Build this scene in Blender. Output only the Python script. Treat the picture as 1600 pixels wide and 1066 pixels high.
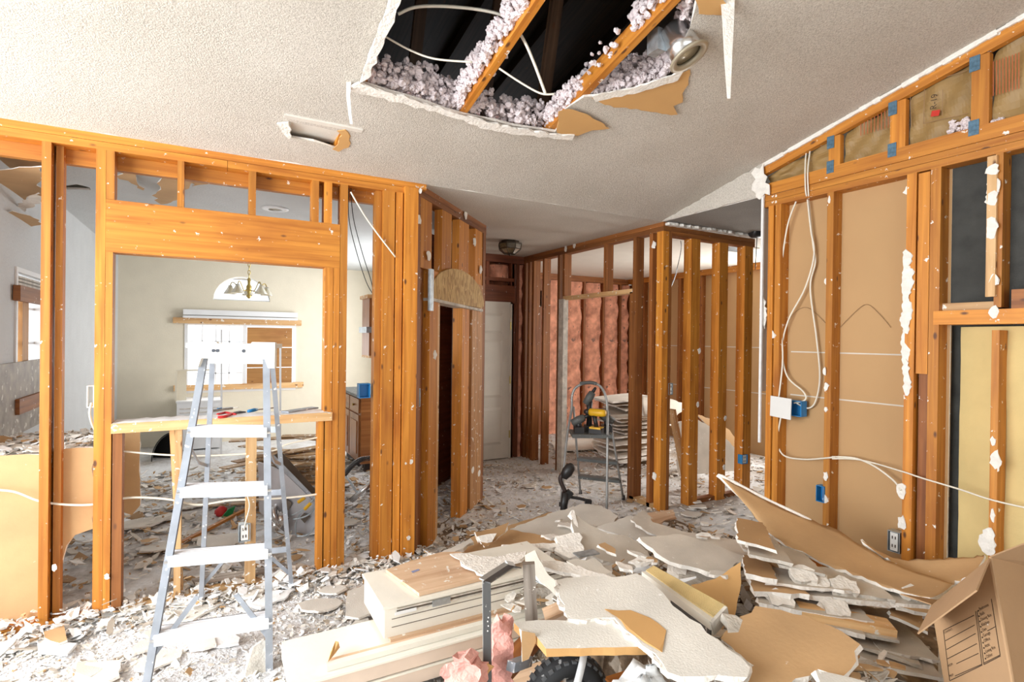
import bpy, math, random
from mathutils import Vector as V, Matrix
from mathutils.geometry import delaunay_2d_cdt
random.seed(7)
for o in list(bpy.data.objects): bpy.data.objects.remove(o)
scn = bpy.context.scene; COL = scn.collection

# ------------------------------------------------------------------ camera
F, YAW, PITCH, ROLL = 842.18, 0.50326, -0.0042, 0.01244
CAM = V((0, 0, 1.4396))
_f = V((math.sin(YAW)*math.cos(PITCH), math.cos(YAW)*math.cos(PITCH), math.sin(PITCH)))
_r = V((math.cos(YAW), -math.sin(YAW), 0)); _u = _r.cross(_f)
RT = _r*math.cos(ROLL) + _u*math.sin(ROLL); UP = RT.cross(_f); FW = _f
cam = bpy.data.objects.new('camera', bpy.data.cameras.new('camera')); COL.objects.link(cam)
cam.data.sensor_width = 36; cam.data.lens = F/1600*36; cam.data.clip_start = .05
m = Matrix((RT, UP, -FW)).transposed().to_4x4(); m.translation = CAM; cam.matrix_world = m
scn.camera = cam
scn.view_settings.view_transform = 'Standard'; scn.view_settings.look = 'None'
scn.view_settings.gamma = 1; scn.view_settings.use_curve_mapping = False
scn.view_settings.exposure = 0.0

# ------------------------------------------------------------------ sky, daylight and added lamps
w = bpy.data.worlds.new('sky'); scn.world = w; w.use_nodes = True
bg = w.node_tree.nodes['Background']; bg.inputs[0].default_value = (.86, .93, 1, 1); bg.inputs[1].default_value = 2.2
def area(name, loc, aim, sx, sy, power, col=(1, 1, 1), spread=180):
    l = bpy.data.lights.new(name, 'AREA'); l.shape = 'RECTANGLE'; l.size = sx; l.size_y = sy; l.energy = power; l.color = col
    l.spread = math.radians(spread)
    o = bpy.data.objects.new(name, l); COL.objects.link(o); o.location = loc
    o.rotation_euler = (V(aim)-V(loc)).to_track_quat('-Z', 'Y').to_euler(); return o
area('daylight_patio_door', (-2.8, 1.6, 1.6), (.4, 2.0, .75), 3.0, 2.1, 285, (.93, .97, 1))
area('daylight_back_window', (0.6, -2.75, 1.6), (1.2, 3, 1.35), 3.6, 1.9, 12, (1, .97, .93))
area('added_light_kitchen', (2.2, 6.5, 1.3), (0, 7.0, 1.3), 2.2, 1.8, 80, (.93, .97, 1))  # added lamp brightening the kitchen from an unseen, made-up opening
area('daylight_kitchen_back', (.0, 8.5, 1.3), (.4, 5, 1.2), 1.2, 1.0, 22, (1, .98, .95))
area('added_light_bedroom', (6.12, 3.95, 1.5), (4.2, 5.4, 1.1), .85, 1.2, 80, (1, .98, .95))  # added lamp brightening the bedroom, placed out of view

# ------------------------------------------------------------------ helpers
def ray(px, py): return FW + RT*((px-800)/F) + UP*((533-py)/F)
def fz(px, py, z=0): d = ray(px, py); return CAM + d*((z-CAM.z)/d.z)
def fx(px, py, x): d = ray(px, py); return CAM + d*(x/d.x)
def fy(px, py, y): d = ray(px, py); return CAM + d*(y/d.y)
def fd(px, py, dep): return CAM + ray(px, py)*dep
def fpl(px, py, P, N):
    d = ray(px, py); return CAM + d*((V(P)-CAM).dot(V(N))/d.dot(V(N)))
WL = {}
def E(name, loc, label=None, cat=None, group=None, kind=None):
    o = bpy.data.objects.new(name, None); COL.objects.link(o); o.location = loc; o.empty_display_size = .1
    WL[o.name] = V(loc); tag(o, label, cat, group, kind); return o
def tag(o, label=None, cat=None, group=None, kind=None):
    if label: o['label'] = label
    if cat: o['category'] = cat
    if group: o['group'] = group
    if kind: o['kind'] = kind
    return o
def mesh(name, vs, fs, mats, fmi=None, uv=None, parent=None, smooth=False, org=None):
    vs = [V(v) for v in vs]
    if not isinstance(mats, (list, tuple)): mats = [mats]
    if org is None:
        lo = [min(v[i] for v in vs) for i in range(3)]; hi = [max(v[i] for v in vs) for i in range(3)]
        org = V(((lo[0]+hi[0])/2, (lo[1]+hi[1])/2, lo[2]))
    me = bpy.data.meshes.new(name); me.from_pydata([v-org for v in vs], [], fs)
    for mm in mats: me.materials.append(M[mm] if isinstance(mm, str) else mm)
    if fmi: me.polygons.foreach_set('material_index', fmi)
    if uv:
        l = me.uv_layers.new(name='UVMap')
        for p in me.polygons:
            for k, li in enumerate(p.loop_indices): l.data[li].uv = uv[p.index][k]
    if smooth: me.polygons.foreach_set('use_smooth', [True]*len(me.polygons))
    me.update()
    o = bpy.data.objects.new(name, me); COL.objects.link(o)
    pw = V((0, 0, 0))
    if parent: o.parent = parent; pw = WL[parent.name]
    o.location = org-pw; WL[o.name] = org
    return o
class MB:
    def __init__(s): s.v = []; s.f = []; s.m = []; s.uv = []
    def add(s, vs, fs, mi=0, uv=None):
        n = len(s.v); s.v += [V(x) for x in vs]
        for k, f in enumerate(fs):
            s.f.append(tuple(i+n for i in f)); s.m.append(mi)
            s.uv.append(uv[k] if uv else [(0, 0)]*len(f))
        return s
    def beam(s, p0, p1, w, h, up=(0, 0, 1), mi=0, tw=0):
        "box with its axis from p0 to p1; w across, h along up"
        p0 = V(p0); p1 = V(p1); L = p1-p0; n = L.normalized(); up = V(up); sd = n.cross(up)
        if sd.length < 1e-4: sd = n.cross(V((0, 1, 0)))
        sd.normalize(); up = sd.cross(n)
        vs = [P+sd*(a*w/2)+up*(b*h/2) for P in (p0, p1) for a, b in ((-1, -1), (1, -1), (1, 1), (-1, 1))]
        fs = [(0, 4, 5, 1), (1, 5, 6, 2), (2, 6, 7, 3), (3, 7, 4, 0), (0, 1, 2, 3), (7, 6, 5, 4)]
        ou, ov = random.random()*9, random.random()*9; ll = L.length; q = [w, h, w, h]; uv = []; a = ov
        for k in range(4):
            uv.append([(ou, a), (ou+ll, a), (ou+ll, a+q[k]), (ou, a+q[k])]); a += q[k]
        uv += [[(ou, ov), (ou+.01, ov), (ou+.01, ov+h), (ou, ov+h)]]*2
        return s.add(vs, fs, mi, uv)
    def box(s, x0, x1, y0, y1, z0, z1, mi=0):
        dx, dy, dz = x1-x0, y1-y0, z1-z0; cx, cy, cz = (x0+x1)/2, (y0+y1)/2, (z0+z1)/2
        if dz >= dx and dz >= dy: return s.beam((cx, cy, z0), (cx, cy, z1), dx, dy, (0, 1, 0), mi)
        if dx >= dy: return s.beam((x0, cy, cz), (x1, cy, cz), dy, dz, (0, 0, 1), mi)
        return s.beam((cx, y0, cz), (cx, y1, cz), dx, dz, (0, 0, 1), mi)
    def tube(s, pts, r, seg=6, mi=0, caps=True):
        pts = [V(p) for p in pts]; n = len(pts); rr = r if isinstance(r, (list, tuple)) else [r]*n
        up = V((0, 0, 1)); rings = []; t0 = (pts[1]-pts[0]).normalized()
        if abs(t0.z) > .9: up = V((1, 0, 0))
        for i, p in enumerate(pts):
            t = (pts[min(i+1, n-1)]-pts[max(i-1, 0)]).normalized()
            a = t.cross(up)
            if a.length < 1e-3: a = t.cross(V((0, 1, 0)))
            a.normalize(); b = a.cross(t); up = b if b.length > 0 else up
            rings.append([p+(a*math.cos(k*math.tau/seg)+b*math.sin(k*math.tau/seg))*rr[i] for k in range(seg)])
        vs = [v for g in rings for v in g]; fs = []
        for i in range(n-1):
            for k in range(seg): fs.append((i*seg+k, i*seg+(k+1) % seg, (i+1)*seg+(k+1) % seg, (i+1)*seg+k))
        if caps: fs += [tuple(range(seg))[::-1], tuple((n-1)*seg+k for k in range(seg))]
        return s.add(vs, fs, mi)
    def lathe(s, prof, o, ax=(0, 0, 1), seg=20, mi=0, closed=False):
        o = V(o); ax = V(ax).normalized(); a = ax.orthogonal().normalized(); b = ax.cross(a)
        vs = [o+ax*z+(a*math.cos(k*math.tau/seg)+b*math.sin(k*math.tau/seg))*r for r, z in prof for k in range(seg)]
        fs = []; n = len(prof)
        for i in range(n if closed else n-1):
            j = (i+1) % n
            for k in range(seg): fs.append((i*seg+k, i*seg+(k+1) % seg, j*seg+(k+1) % seg, j*seg+k))
        if not closed: fs += [tuple(range(seg))[::-1], tuple((n-1)*seg+k for k in range(seg))]
        return s.add(vs, fs, mi)
    def build(s, name, mats, parent=None, smooth=False, **k):
        return mesh(name, s.v, s.f, mats, s.m, s.uv, parent, smooth, **k)
def smooth_path(pts, n=6):
    pts = [V(p) for p in pts]; out = []
    for i in range(len(pts)-1):
        a, b, c, d = pts[max(i-1, 0)], pts[i], pts[i+1], pts[min(i+2, len(pts)-1)]
        for k in range(n):
            t = k/n; out.append(.5*((2*b)+(c-a)*t+(2*a-5*b+4*c-d)*t*t+(3*b-a-3*c+d)*t**3))
    return out+[pts[-1]]
def wire(name, pts, r, mat, parent=None, n=6, seg=6):
    return MB().tube(smooth_path(pts, n), r, seg).build(name, mat, parent, True)
def shade_auto(o): pass

# sheets: an outline with real thickness, ragged edges and a gentle warp
def outline(poly, step, jag, rnd):
    out = []
    for i in range(len(poly)):
        a = V(poly[i]); b = V(poly[(i+1) % len(poly)]); L = (b-a).length; n = max(1, int(L/step))
        nn = V((-(b-a).y, (b-a).x)); nn = nn.normalized() if nn.length else nn
        for k in range(n):
            p = a.lerp(b, k/n)
            if k: p = p+nn*rnd.uniform(-jag, jag)
            out.append(p)
    return out
def cdt(rings, grid, step):
    vs = []; ed = []
    for r in rings:
        n = len(vs); vs += [V((p[0], p[1])) for p in r]; ed += [(n+k, n+(k+1) % len(r)) for k in range(len(r))]
    if grid:
        ext = rings[0]
        x0 = min(p[0] for p in ext); x1 = max(p[0] for p in ext); y0 = min(p[1] for p in ext); y1 = max(p[1] for p in ext)
        nx = int((x1-x0)/grid); ny = int((y1-y0)/grid)
        def inside(x, y, r):
            c = False; j = len(r)-1
            for i in range(len(r)):
                if (r[i][1] > y) != (r[j][1] > y) and x < (r[j][0]-r[i][0])*(y-r[i][1])/(r[j][1]-r[i][1])+r[i][0]: c = not c
                j = i
            return c
        for i in range(1, nx+1):
            for j in range(1, ny+1):
                x = x0+(x1-x0)*i/(nx+1); y = y0+(y1-y0)*j/(ny+1)
                if inside(x, y, ext) and not any(inside(x, y, h) for h in rings[1:]): vs.append(V((x, y)))
    v, e, f, *_ = delaunay_2d_cdt(vs, ed, [], 1, 1e-5)
    def ins(x, y, r):
        c = False; j = len(r)-1
        for i in range(len(r)):
            if (r[i][1] > y) != (r[j][1] > y) and x < (r[j][0]-r[i][0])*(y-r[i][1])/(r[j][1]-r[i][1])+r[i][0]: c = not c
            j = i
        return c
    g = []
    for t in f:
        cx = sum(v[i].x for i in t)/3; cy = sum(v[i].y for i in t)/3
        if ins(cx, cy, rings[0]) and not any(ins(cx, cy, h) for h in rings[1:]): g.append(t)
    return v, g
def slab(name, rings, o, u, v, th, mats, parent=None, jag=.006, step=.05, grid=.14, bend=None, seed=None, tear=.006, warp=0.004):
    """plate on the plane (o,u,v); rings in metres; first material on the +n side, second on the -n side, third on the edges"""
    rnd = random.Random(seed if seed is not None else random.random())
    o = V(o); u = V(u).normalized(); v = V(v).normalized(); n = u.cross(v)
    if jag or step: rings = [outline(r, step, jag, rnd) for r in rings]
    vv, ff = cdt(rings, grid, step)
    ph = [rnd.uniform(0, 6.28) for _ in range(4)]
    def h(p): return warp*(math.sin(p.x*5+ph[0])+math.sin(p.y*6+ph[1])) + (bend(p.x, p.y) if bend else 0)
    cnt = {}
    fs = []
    for f in ff:
        a, b, c = [vv[i] for i in f]
        if (b-a).x*(c-a).y-(b-a).y*(c-a).x < 0: f = f[::-1]
        fs.append(tuple(f))
    for f in fs:
        for k in range(3):
            a, b = f[k], f[(k+1) % 3]; cnt[(a, b)] = 1
    bd = [(a, b) for a, b in cnt if (b, a) not in cnt]; bset = {i for e in bd for i in e}
    top = [o+u*p.x+v*p.y+n*h(p) for p in vv]
    bot = []
    for i, p in enumerate(vv):
        q = p.copy()
        if i in bset and tear: q = q+V((rnd.uniform(-tear, tear), rnd.uniform(-tear, tear)))
        bot.append(o+u*q.x+v*q.y+n*(h(p)-th))
    N = len(vv)
    F_ = list(fs)+[tuple(i+N for i in f[::-1]) for f in fs]+[(a, a+N, b+N, b) for a, b in bd]
    mi = [0]*len(fs)+[1]*len(fs)+[2]*len(bd)
    uvs = [[(vv[i % N].x, vv[i % N].y) for i in f] for f in F_]
    return mesh(name, top+bot, F_, list(mats), mi, uvs, parent)
def slab_px(name, pix, P, N, th, mats, parent=None, holes=(), **k):
    "plate whose outline is given by where its corners stand on the plane through P with normal N"
    N = V(N).normalized(); P = V(P)
    u = N.orthogonal().normalized() if abs(N.z) < .2 else V((0, 1, 0)).cross(N).normalized()
    v = N.cross(u)
    R = []
    for r in [pix, *holes]:
        w_ = [fpl(a, b, P, N)-P for a, b in r]; R.append([(q.dot(u), q.dot(v)) for q in w_])
    return slab(name, R, P, u, v, th, mats, parent, **k)

# ------------------------------------------------------------------ materials
M = {}
def nt(name, rough=.7, metal=0):
    m = bpy.data.materials.new(name); m.use_nodes = True; t = m.node_tree; b = t.nodes['Principled BSDF']
    b.inputs['Roughness'].default_value = rough; b.inputs['Metallic'].default_value = metal; M[name] = m
    def N(ty, **kw):
        n = t.nodes.new(ty)
        for k, x in kw.items():
            if k in n.inputs.keys(): n.inputs[k].default_value = x
            else: setattr(n, k, x)
        return n
    return m, t, b, N
def ramp(N, stops):
    r = N('ShaderNodeValToRGB'); e = r.color_ramp.elements
    while len(e) < len(stops): e.new(.5)
    for i, (p, c) in enumerate(stops): e[i].position = p; e[i].color = (*c, 1) if len(c) == 3 else c
    return r
def plain(name, col, rough=.7, metal=0, var=.12, scale=6, bump=0, bscale=60, spec=None, specks=None):
    m, t, b, N = nt(name, rough, metal); L = t.links.new
    tc = N('ShaderNodeTexCoord'); n = N('ShaderNodeTexNoise', Scale=scale, Detail=5); L(tc.outputs['Object'], n.inputs['Vector'])
    r = ramp(N, [(.3, tuple(c*(1-var) for c in col)), (.7, tuple(min(1, c*(1+var)) for c in col))]); L(n.outputs[0], r.inputs[0])
    out = r.outputs[0]
    if specks:
        n2 = N('ShaderNodeTexNoise', Scale=specks[0], Detail=3); L(tc.outputs['Object'], n2.inputs['Vector'])
        r2 = ramp(N, [(specks[1], (0, 0, 0)), (specks[1]+.04, (1, 1, 1))]); L(n2.outputs[0], r2.inputs[0])
        mx = N('ShaderNodeMixRGB'); mx.inputs[2].default_value = (*specks[2], 1); L(r2.outputs[0], mx.inputs[0]); L(out, mx.inputs[1]); out = mx.outputs[0]
    L(out, b.inputs['Base Color'])
    if bump:
        nb = N('ShaderNodeTexNoise', Scale=bscale, Detail=4); L(tc.outputs['Object'], nb.inputs['Vector'])
        bp = N('ShaderNodeBump', Strength=bump, Distance=.01); L(nb.outputs[0], bp.inputs['Height']); L(bp.outputs[0], b.inputs['Normal'])
    if spec is not None: b.inputs['Specular IOR Level'].default_value = spec
    return m
def wood(name, c0, c1, rough=.55, dust=.66, dustcol=(.85, .8, .72), knots=True):
    m, t, b, N = nt(name, rough); L = t.links.new
    tc = N('ShaderNodeTexCoord'); oi = N('ShaderNodeObjectInfo')
    mp = N('ShaderNodeMapping'); mp.inputs['Scale'].default_value = (1.5, 38, 1); L(tc.outputs['UV'], mp.inputs[0])
    g = N('ShaderNodeTexNoise', Scale=1.0, Detail=6, Distortion=.6); L(mp.outputs[0], g.inputs['Vector'])
    r = ramp(N, [(.3, c0), (.68, c1)]); L(g.outputs[0], r.inputs[0])
    # board to board tone
    hv = N('ShaderNodeHueSaturation'); mr = N('ShaderNodeMapRange'); mr.inputs[3].default_value = .72; mr.inputs[4].default_value = 1.18
    L(oi.outputs['Random'], mr.inputs[0]); L(mr.outputs[0], hv.inputs['Value']); L(r.outputs[0], hv.inputs['Color']); out = hv.outputs[0]
    # long stains
    mp2 = N('ShaderNodeMapping'); mp2.inputs['Scale'].default_value = (1.6, 6, 1); L(tc.outputs['UV'], mp2.inputs[0])
    s = N('ShaderNodeTexNoise', Scale=1.3, Detail=3); L(mp2.outputs[0], s.inputs['Vector'])
    rs = ramp(N, [(.52, (0, 0, 0)), (.75, (.55, .55, .55))]); L(s.outputs[0], rs.inputs[0])
    mx = N('ShaderNodeMixRGB', blend_type='MULTIPLY'); mx.inputs[2].default_value = (.5, .3, .2, 1); L(rs.outputs[0], mx.inputs[0]); L(out, mx.inputs[1]); out = mx.outputs[0]
    if knots:
        vo = N('ShaderNodeTexVoronoi', Scale=1); mp3 = N('ShaderNodeMapping'); mp3.inputs['Scale'].default_value = (5, 11, 1); L(tc.outputs['UV'], mp3.inputs[0]); L(mp3.outputs[0], vo.inputs['Vector'])
        rk = ramp(N, [(.06, (1, 1, 1)), (.12, (0, 0, 0))]); L(vo.outputs['Distance'], rk.inputs[0])
        mk = N('ShaderNodeMixRGB'); mk.inputs[2].default_value = (.13, .045, .015, 1); L(rk.outputs[0], mk.inputs[0]); L(out, mk.inputs[1]); out = mk.outputs[0]
    if dust:
        d = N('ShaderNodeTexNoise', Scale=26, Detail=4, Roughness=.6); L(tc.outputs['Object'], d.inputs['Vector'])
        rd = ramp(N, [(dust, (0, 0, 0)), (dust+.03, (1, 1, 1))]); L(d.outputs[0], rd.inputs[0])
        md = N('ShaderNodeMixRGB'); md.inputs[2].default_value = (*dustcol, 1); L(rd.outputs[0], md.inputs[0]); L(out, md.inputs[1]); out = md.outputs[0]
    L(out, b.inputs['Base Color'])
    bp = N('ShaderNodeBump', Strength=.25, Distance=.004); L(g.outputs[0], bp.inputs['Height']); L(bp.outputs[0], b.inputs['Normal'])
    return m
wood('pine', (.44, .14, .012), (.68, .275, .036))
wood('pine_pale', (.62, .34, .13), (.82, .53, .26), dust=.62)
wood('pine_dark', (.20, .065, .014), (.36, .13, .03), dust=.68)
wood('pine_red', (.16, .045, .015), (.30, .085, .03), dust=.68)
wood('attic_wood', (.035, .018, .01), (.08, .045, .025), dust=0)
wood('weathered', (.16, .12, .09), (.44, .38, .32), dust=.62)
wood('cabinet_wood', (.26, .09, .025), (.42, .17, .05), .35, 0)
wood('lath', (.30, .17, .07), (.62, .40, .2), dust=.6)
wood('plywood', (.62, .40, .24), (.78, .56, .38), dust=.64, knots=False)
wood('board_ply', (.42, .19, .05), (.58, .28, .08), dust=.7)
def ceiling_mat(name, c0, c1):
    m, t, b, N = nt(name, .95); L = t.links.new
    tc = N('ShaderNodeTexCoord'); n = N('ShaderNodeTexNoise', Scale=2.2, Detail=5); L(tc.outputs['Object'], n.inputs['Vector'])
    r = ramp(N, [(.3, c0), (.7, c1)]); L(n.outputs[0], r.inputs[0])
    nf = N('ShaderNodeTexNoise', Scale=120, Detail=3, Roughness=.7); L(tc.outputs['Object'], nf.inputs['Vector'])
    rf = ramp(N, [(.38, (.70, .68, .66)), (.56, (1, 1, 1))]); L(nf.outputs[0], rf.inputs[0])  # shade between the popcorn bumps painted in as dark speckles
    ml = N('ShaderNodeMixRGB', blend_type='MULTIPLY'); ml.inputs[0].default_value = .8; L(r.outputs[0], ml.inputs[1]); L(rf.outputs[0], ml.inputs[2])
    n2 = N('ShaderNodeTexNoise', Scale=3.1, Detail=2); L(tc.outputs['Object'], n2.inputs['Vector'])
    r2 = ramp(N, [(.74, (0, 0, 0)), (.82, (.4, .4, .4))]); L(n2.outputs[0], r2.inputs[0])
    mx = N('ShaderNodeMixRGB'); mx.inputs[2].default_value = (.3, .26, .22, 1); L(r2.outputs[0], mx.inputs[0]); L(ml.outputs[0], mx.inputs[1])
    L(mx.outputs[0], b.inputs['Base Color'])
    nb = N('ShaderNodeTexNoise', Scale=150, Detail=3, Roughness=.7); L(tc.outputs['Object'], nb.inputs['Vector'])
    bp = N('ShaderNodeBump', Strength=.9, Distance=.008); L(nb.outputs[0], bp.inputs['Height']); L(bp.outputs[0], b.inputs['Normal'])
ceiling_mat('popcorn', (.66, .60, .52), (.74, .68, .60)); ceiling_mat('popcorn_shaded', (.30, .28, .25), (.38, .35, .32))  # second one darker: the side hall's shade painted into its colour
plain('paint_white', (.80, .76, .68), .8, var=.03, bump=.2, bscale=120)
plain('paint_cream', (.76, .69, .55), .8, var=.03, bump=.15, bscale=90)
plain('paint_grey', (.58, .585, .58), .7, var=.03, bump=.4, bscale=55)
plain('gyp_face', (.62, .56, .48), .85, var=.14, scale=5, bump=.15, bscale=150, specks=(38, .70, (.85, .82, .76)))
plain('gyp_face_light', (.74, .70, .63), .85, var=.1, scale=4, bump=.2, bscale=150, specks=(34, .68, (.9, .87, .82)))
plain('gyp_back', (.55, .34, .165), .85, var=.14, scale=3, bump=.08, specks=(30, .72, (.8, .7, .58)))
plain('gyp_back_wall', (.51, .31, .145), .85, var=.06, scale=1.4, specks=(20, .78, (.72, .56, .4)))
plain('torn_paper', (.62, .35, .13), .8, var=.06, scale=3)
plain('gypsum', (.86, .81, .74), .95, var=.1, scale=22, bump=.6, bscale=70)
plain('gyp_dirty', (.62, .57, .5), .95, var=.25, scale=16, bump=.6, bscale=70)
plain('dust_white', (.83, .82, .81), .95, var=.08, scale=14, bump=.4, bscale=40)
plain('kraft', (.34, .21, .075), .55, var=.25, scale=3.5, bump=.5, bscale=7, specks=(24, .72, (.6, .48, .33)))
plain('pink_batt', (.78, .34, .22), .95, var=.38, scale=9, bump=1.0, bscale=22, specks=(11, .64, (.30, .17, .13)))
plain('pink_wool', (.80, .40, .34), .95, var=.22, scale=14, bump=.9, bscale=60)
plain('blown_wool', (.80, .70, .70), .95, var=.16, scale=9, bump=.9, bscale=70, specks=(15, .66, (.74, .52, .52)))
plain('felt_black', (.055, .055, .05), .9, var=.3, scale=8, bump=.3, bscale=200, specks=(12, .74, (.2, .19, .17)))
plain('foam_yellow', (.66, .50, .22), .8, var=.14, scale=2.5, bump=.35, bscale=18, specks=(26, .74, (.8, .66, .36)))
plain('blue_plastic', (.02, .22, .52), .4)
plain('white_plastic', (.84, .83, .8), .4, var=.03)
plain('cable_white', (.80, .74, .62), .5, var=.05)
plain('cable_black', (.02, .02, .02), .5)
plain('black_plastic', (.018, .016, .016), .45, var=.3)
plain('grey_plastic', (.10, .105, .10), .55, specks=(30, .66, (.5, .49, .46)))
plain('yellow_plastic', (.75, .42, .015), .45)
plain('red_plastic', (.62, .03, .03), .4)
plain('green_plastic', (.02, .28, .08), .4)
plain('aluminium', (.38, .41, .46), .42, .45, var=.16, scale=12, specks=(40, .66, (.85, .85, .85)))
plain('alu_side', (.09, .10, .12), .45, .2)
plain('steel_dark', (.115, .115, .115), .38, .55, specks=(45, .70, (.6, .58, .55)))
plain('steel_bright', (.72, .72, .72), .25, .95)
plain('galv', (.50, .56, .60), .4, .8, var=.25, scale=30)
plain('brass', (.50, .37, .12), .3, .9)
plain('bronze_dark', (.05, .035, .02), .5, .4)
plain('rubber', (.02, .021, .023), .75, var=.4, specks=(40, .66, (.3, .3, .3)))
plain('ladder_step', (.80, .80, .82), .7, .1, var=.05, scale=10)
plain('cardboard', (.47, .29, .155), .85, var=.09, scale=3, bump=.1, bscale=40, specks=(26, .74, (.7, .6, .5)))
plain('cardboard_in', (.30, .18, .09), .85)
plain('ink', (.06, .035, .02), .8)
plain('print_red', (.45, .12, .04), .8)
plain('door_white', (.72, .67, .58), .5, var=.05)
plain('board_white', (.84, .80, .70), .5, var=.06, scale=4, bump=.05, specks=(22, .72, (.62, .5, .36)))
plain('bag_plastic', (.72, .73, .73), .25, var=.14, scale=9, bump=.9, bscale=14)
plain('vinyl_white', (.80, .80, .80), .4, var=.03)
def floor_mat():
    m, t, b, N = nt('concrete', .9); L = t.links.new
    tc = N('ShaderNodeTexCoord'); n = N('ShaderNodeTexNoise', Scale=1.3, Detail=8, Roughness=.62); L(tc.outputs['Object'], n.inputs['Vector'])
    r = ramp(N, [(.34, (.36, .30, .24)), (.45, (.58, .55, .52)), (.58, (.76, .755, .75))]); L(n.outputs[0], r.inputs[0])
    n2 = N('ShaderNodeTexNoise', Scale=30, Detail=5); L(tc.outputs['Object'], n2.inputs['Vector'])
    mx = N('ShaderNodeMixRGB', blend_type='OVERLAY'); mx.inputs[0].default_value = .5; L(r.outputs[0], mx.inputs[1]); L(n2.outputs[0], mx.inputs[2])
    L(mx.outputs[0], b.inputs['Base Color'])
    bp = N('ShaderNodeBump', Strength=.6, Distance=.02); L(n2.outputs[0], bp.inputs['Height']); L(bp.outputs[0], b.inputs['Normal'])
floor_mat()
def osb_mat():
    m, t, b, N = nt('osb', .7); L = t.links.new
    tc = N('ShaderNodeTexCoord'); mp = N('ShaderNodeMapping'); mp.inputs['Scale'].default_value = (1, 1, .3); L(tc.outputs['Object'], mp.inputs[0])
    v = N('ShaderNodeTexVoronoi', Scale=70); L(mp.outputs[0], v.inputs['Vector'])
    r = ramp(N, [(0, (.28, .15, .05)), (.5, (.52, .33, .13)), (1, (.68, .48, .22))]); L(v.outputs['Color'], r.inputs[0]); L(r.outputs[0], b.inputs['Base Color'])
osb_mat()
def glass_mat():
    m, t, b, N = nt('glass', .03); L = t.links.new
    tr = N('ShaderNodeBsdfTransparent'); gl = N('ShaderNodeBsdfGlossy', Roughness=.03); mx = N('ShaderNodeMixShader', Fac=.06)
    L(tr.outputs[0], mx.inputs[1]); L(gl.outputs[0], mx.inputs[2]); L(mx.outputs[0], t.nodes['Material Output'].inputs[0])
    m, t, b, N = nt('amber_glass', .2); b.inputs['Transmission Weight'].default_value = .8; b.inputs['IOR'].default_value = 1.2; b.inputs['Base Color'].default_value = (.45, .36, .22, 1)
    m, t, b, N = nt('lamp_glass', .25); b.inputs['Transmission Weight'].default_value = .5; b.inputs['Base Color'].default_value = (.75, .68, .5, 1)
glass_mat()
plain('plate_blue', (.10, .19, .27), .4, .3, var=.35, scale=60)
plain('tile_brown', (.27, .23, .19), .5, var=.35, scale=12, specks=(18, .62, (.6, .56, .5)))
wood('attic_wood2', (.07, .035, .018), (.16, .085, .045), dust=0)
plain('ring_beige', (.42, .36, .26), .4, .2)
plain('cap_white', (.82, .80, .74), .6, var=.06, specks=(60, .72, (.3, .28, .26)))
plain('stool_grey', (.34, .34, .33), .4, .3, specks=(60, .66, (.7, .68, .64)))
plain('black_brown', (.035, .02, .016), .55)
plain('sink_steel', (.55, .55, .58), .35, .6, var=.12)
plain('sink_dark', (.16, .13, .10), .5, .3)
plain('blind_yellow', (.62, .47, .22), .6, var=.2, scale=8)
plain('steel_light', (.52, .52, .50), .4, .5)
plain('rubber_light', (.09, .095, .10), .7)
plain('label_blue', (.25, .28, .45), .7)
plain('rubble', (.24, .17, .11), .95, var=.6, scale=14, bump=1, bscale=25, specks=(16, .6, (.5, .44, .36)))
plain('print_redsq', (.55, .03, .015), .7)
def dust_mat():
    m, t, b, N = nt('dust_floor', .95); L = t.links.new
    tc = N('ShaderNodeTexCoord'); n = N('ShaderNodeTexNoise', Scale=3.2, Detail=9, Roughness=.7); L(tc.outputs['Object'], n.inputs['Vector'])
    r = ramp(N, [(.32, (.46, .42, .38)), (.45, (.70, .68, .67)), (.55, (.80, .795, .80))]); L(n.outputs[0], r.inputs[0]); L(r.outputs[0], b.inputs['Base Color'])
    n2 = N('ShaderNodeTexNoise', Scale=70, Detail=6); L(tc.outputs['Object'], n2.inputs['Vector'])
    bp = N('ShaderNodeBump', Strength=1, Distance=.012); L(n2.outputs[0], bp.inputs['Height']); L(bp.outputs[0], b.inputs['Normal'])
dust_mat()
wood('pine_dusty', (.30, .13, .035), (.50, .25, .09), dust=.63)
plain('board_pink', (.72, .58, .47), .6, var=.08, scale=5)

# ================================================================== STRUCTURE
YA, XR, H, SL = 3.363, 3.292, 2.44, .235        # left wall line, right wall line, plate height, ceiling slope
YE, YB, XD = 5.70, 6.90, 5.98                  # entry wall, bedroom far wall, bedroom side wall
XK, YK = -1.065, 8.25                          # kitchen side wall and back wall
def cz(y): return H+SL*(YA-y)
def rect(x0, x1, y0, y1): return [(x0, y0), (x1, y0), (x1, y1), (x0, y1)]
def struct(o, label, cat): return tag(o, label, cat, kind='structure')

# floor
o = MB().box(-2.8, 7.2, -2.8, 8.6, -.15, 0).build('floor', 'concrete'); struct(o, 'dusty bare concrete floor under the plaster rubble', 'floor')

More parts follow.
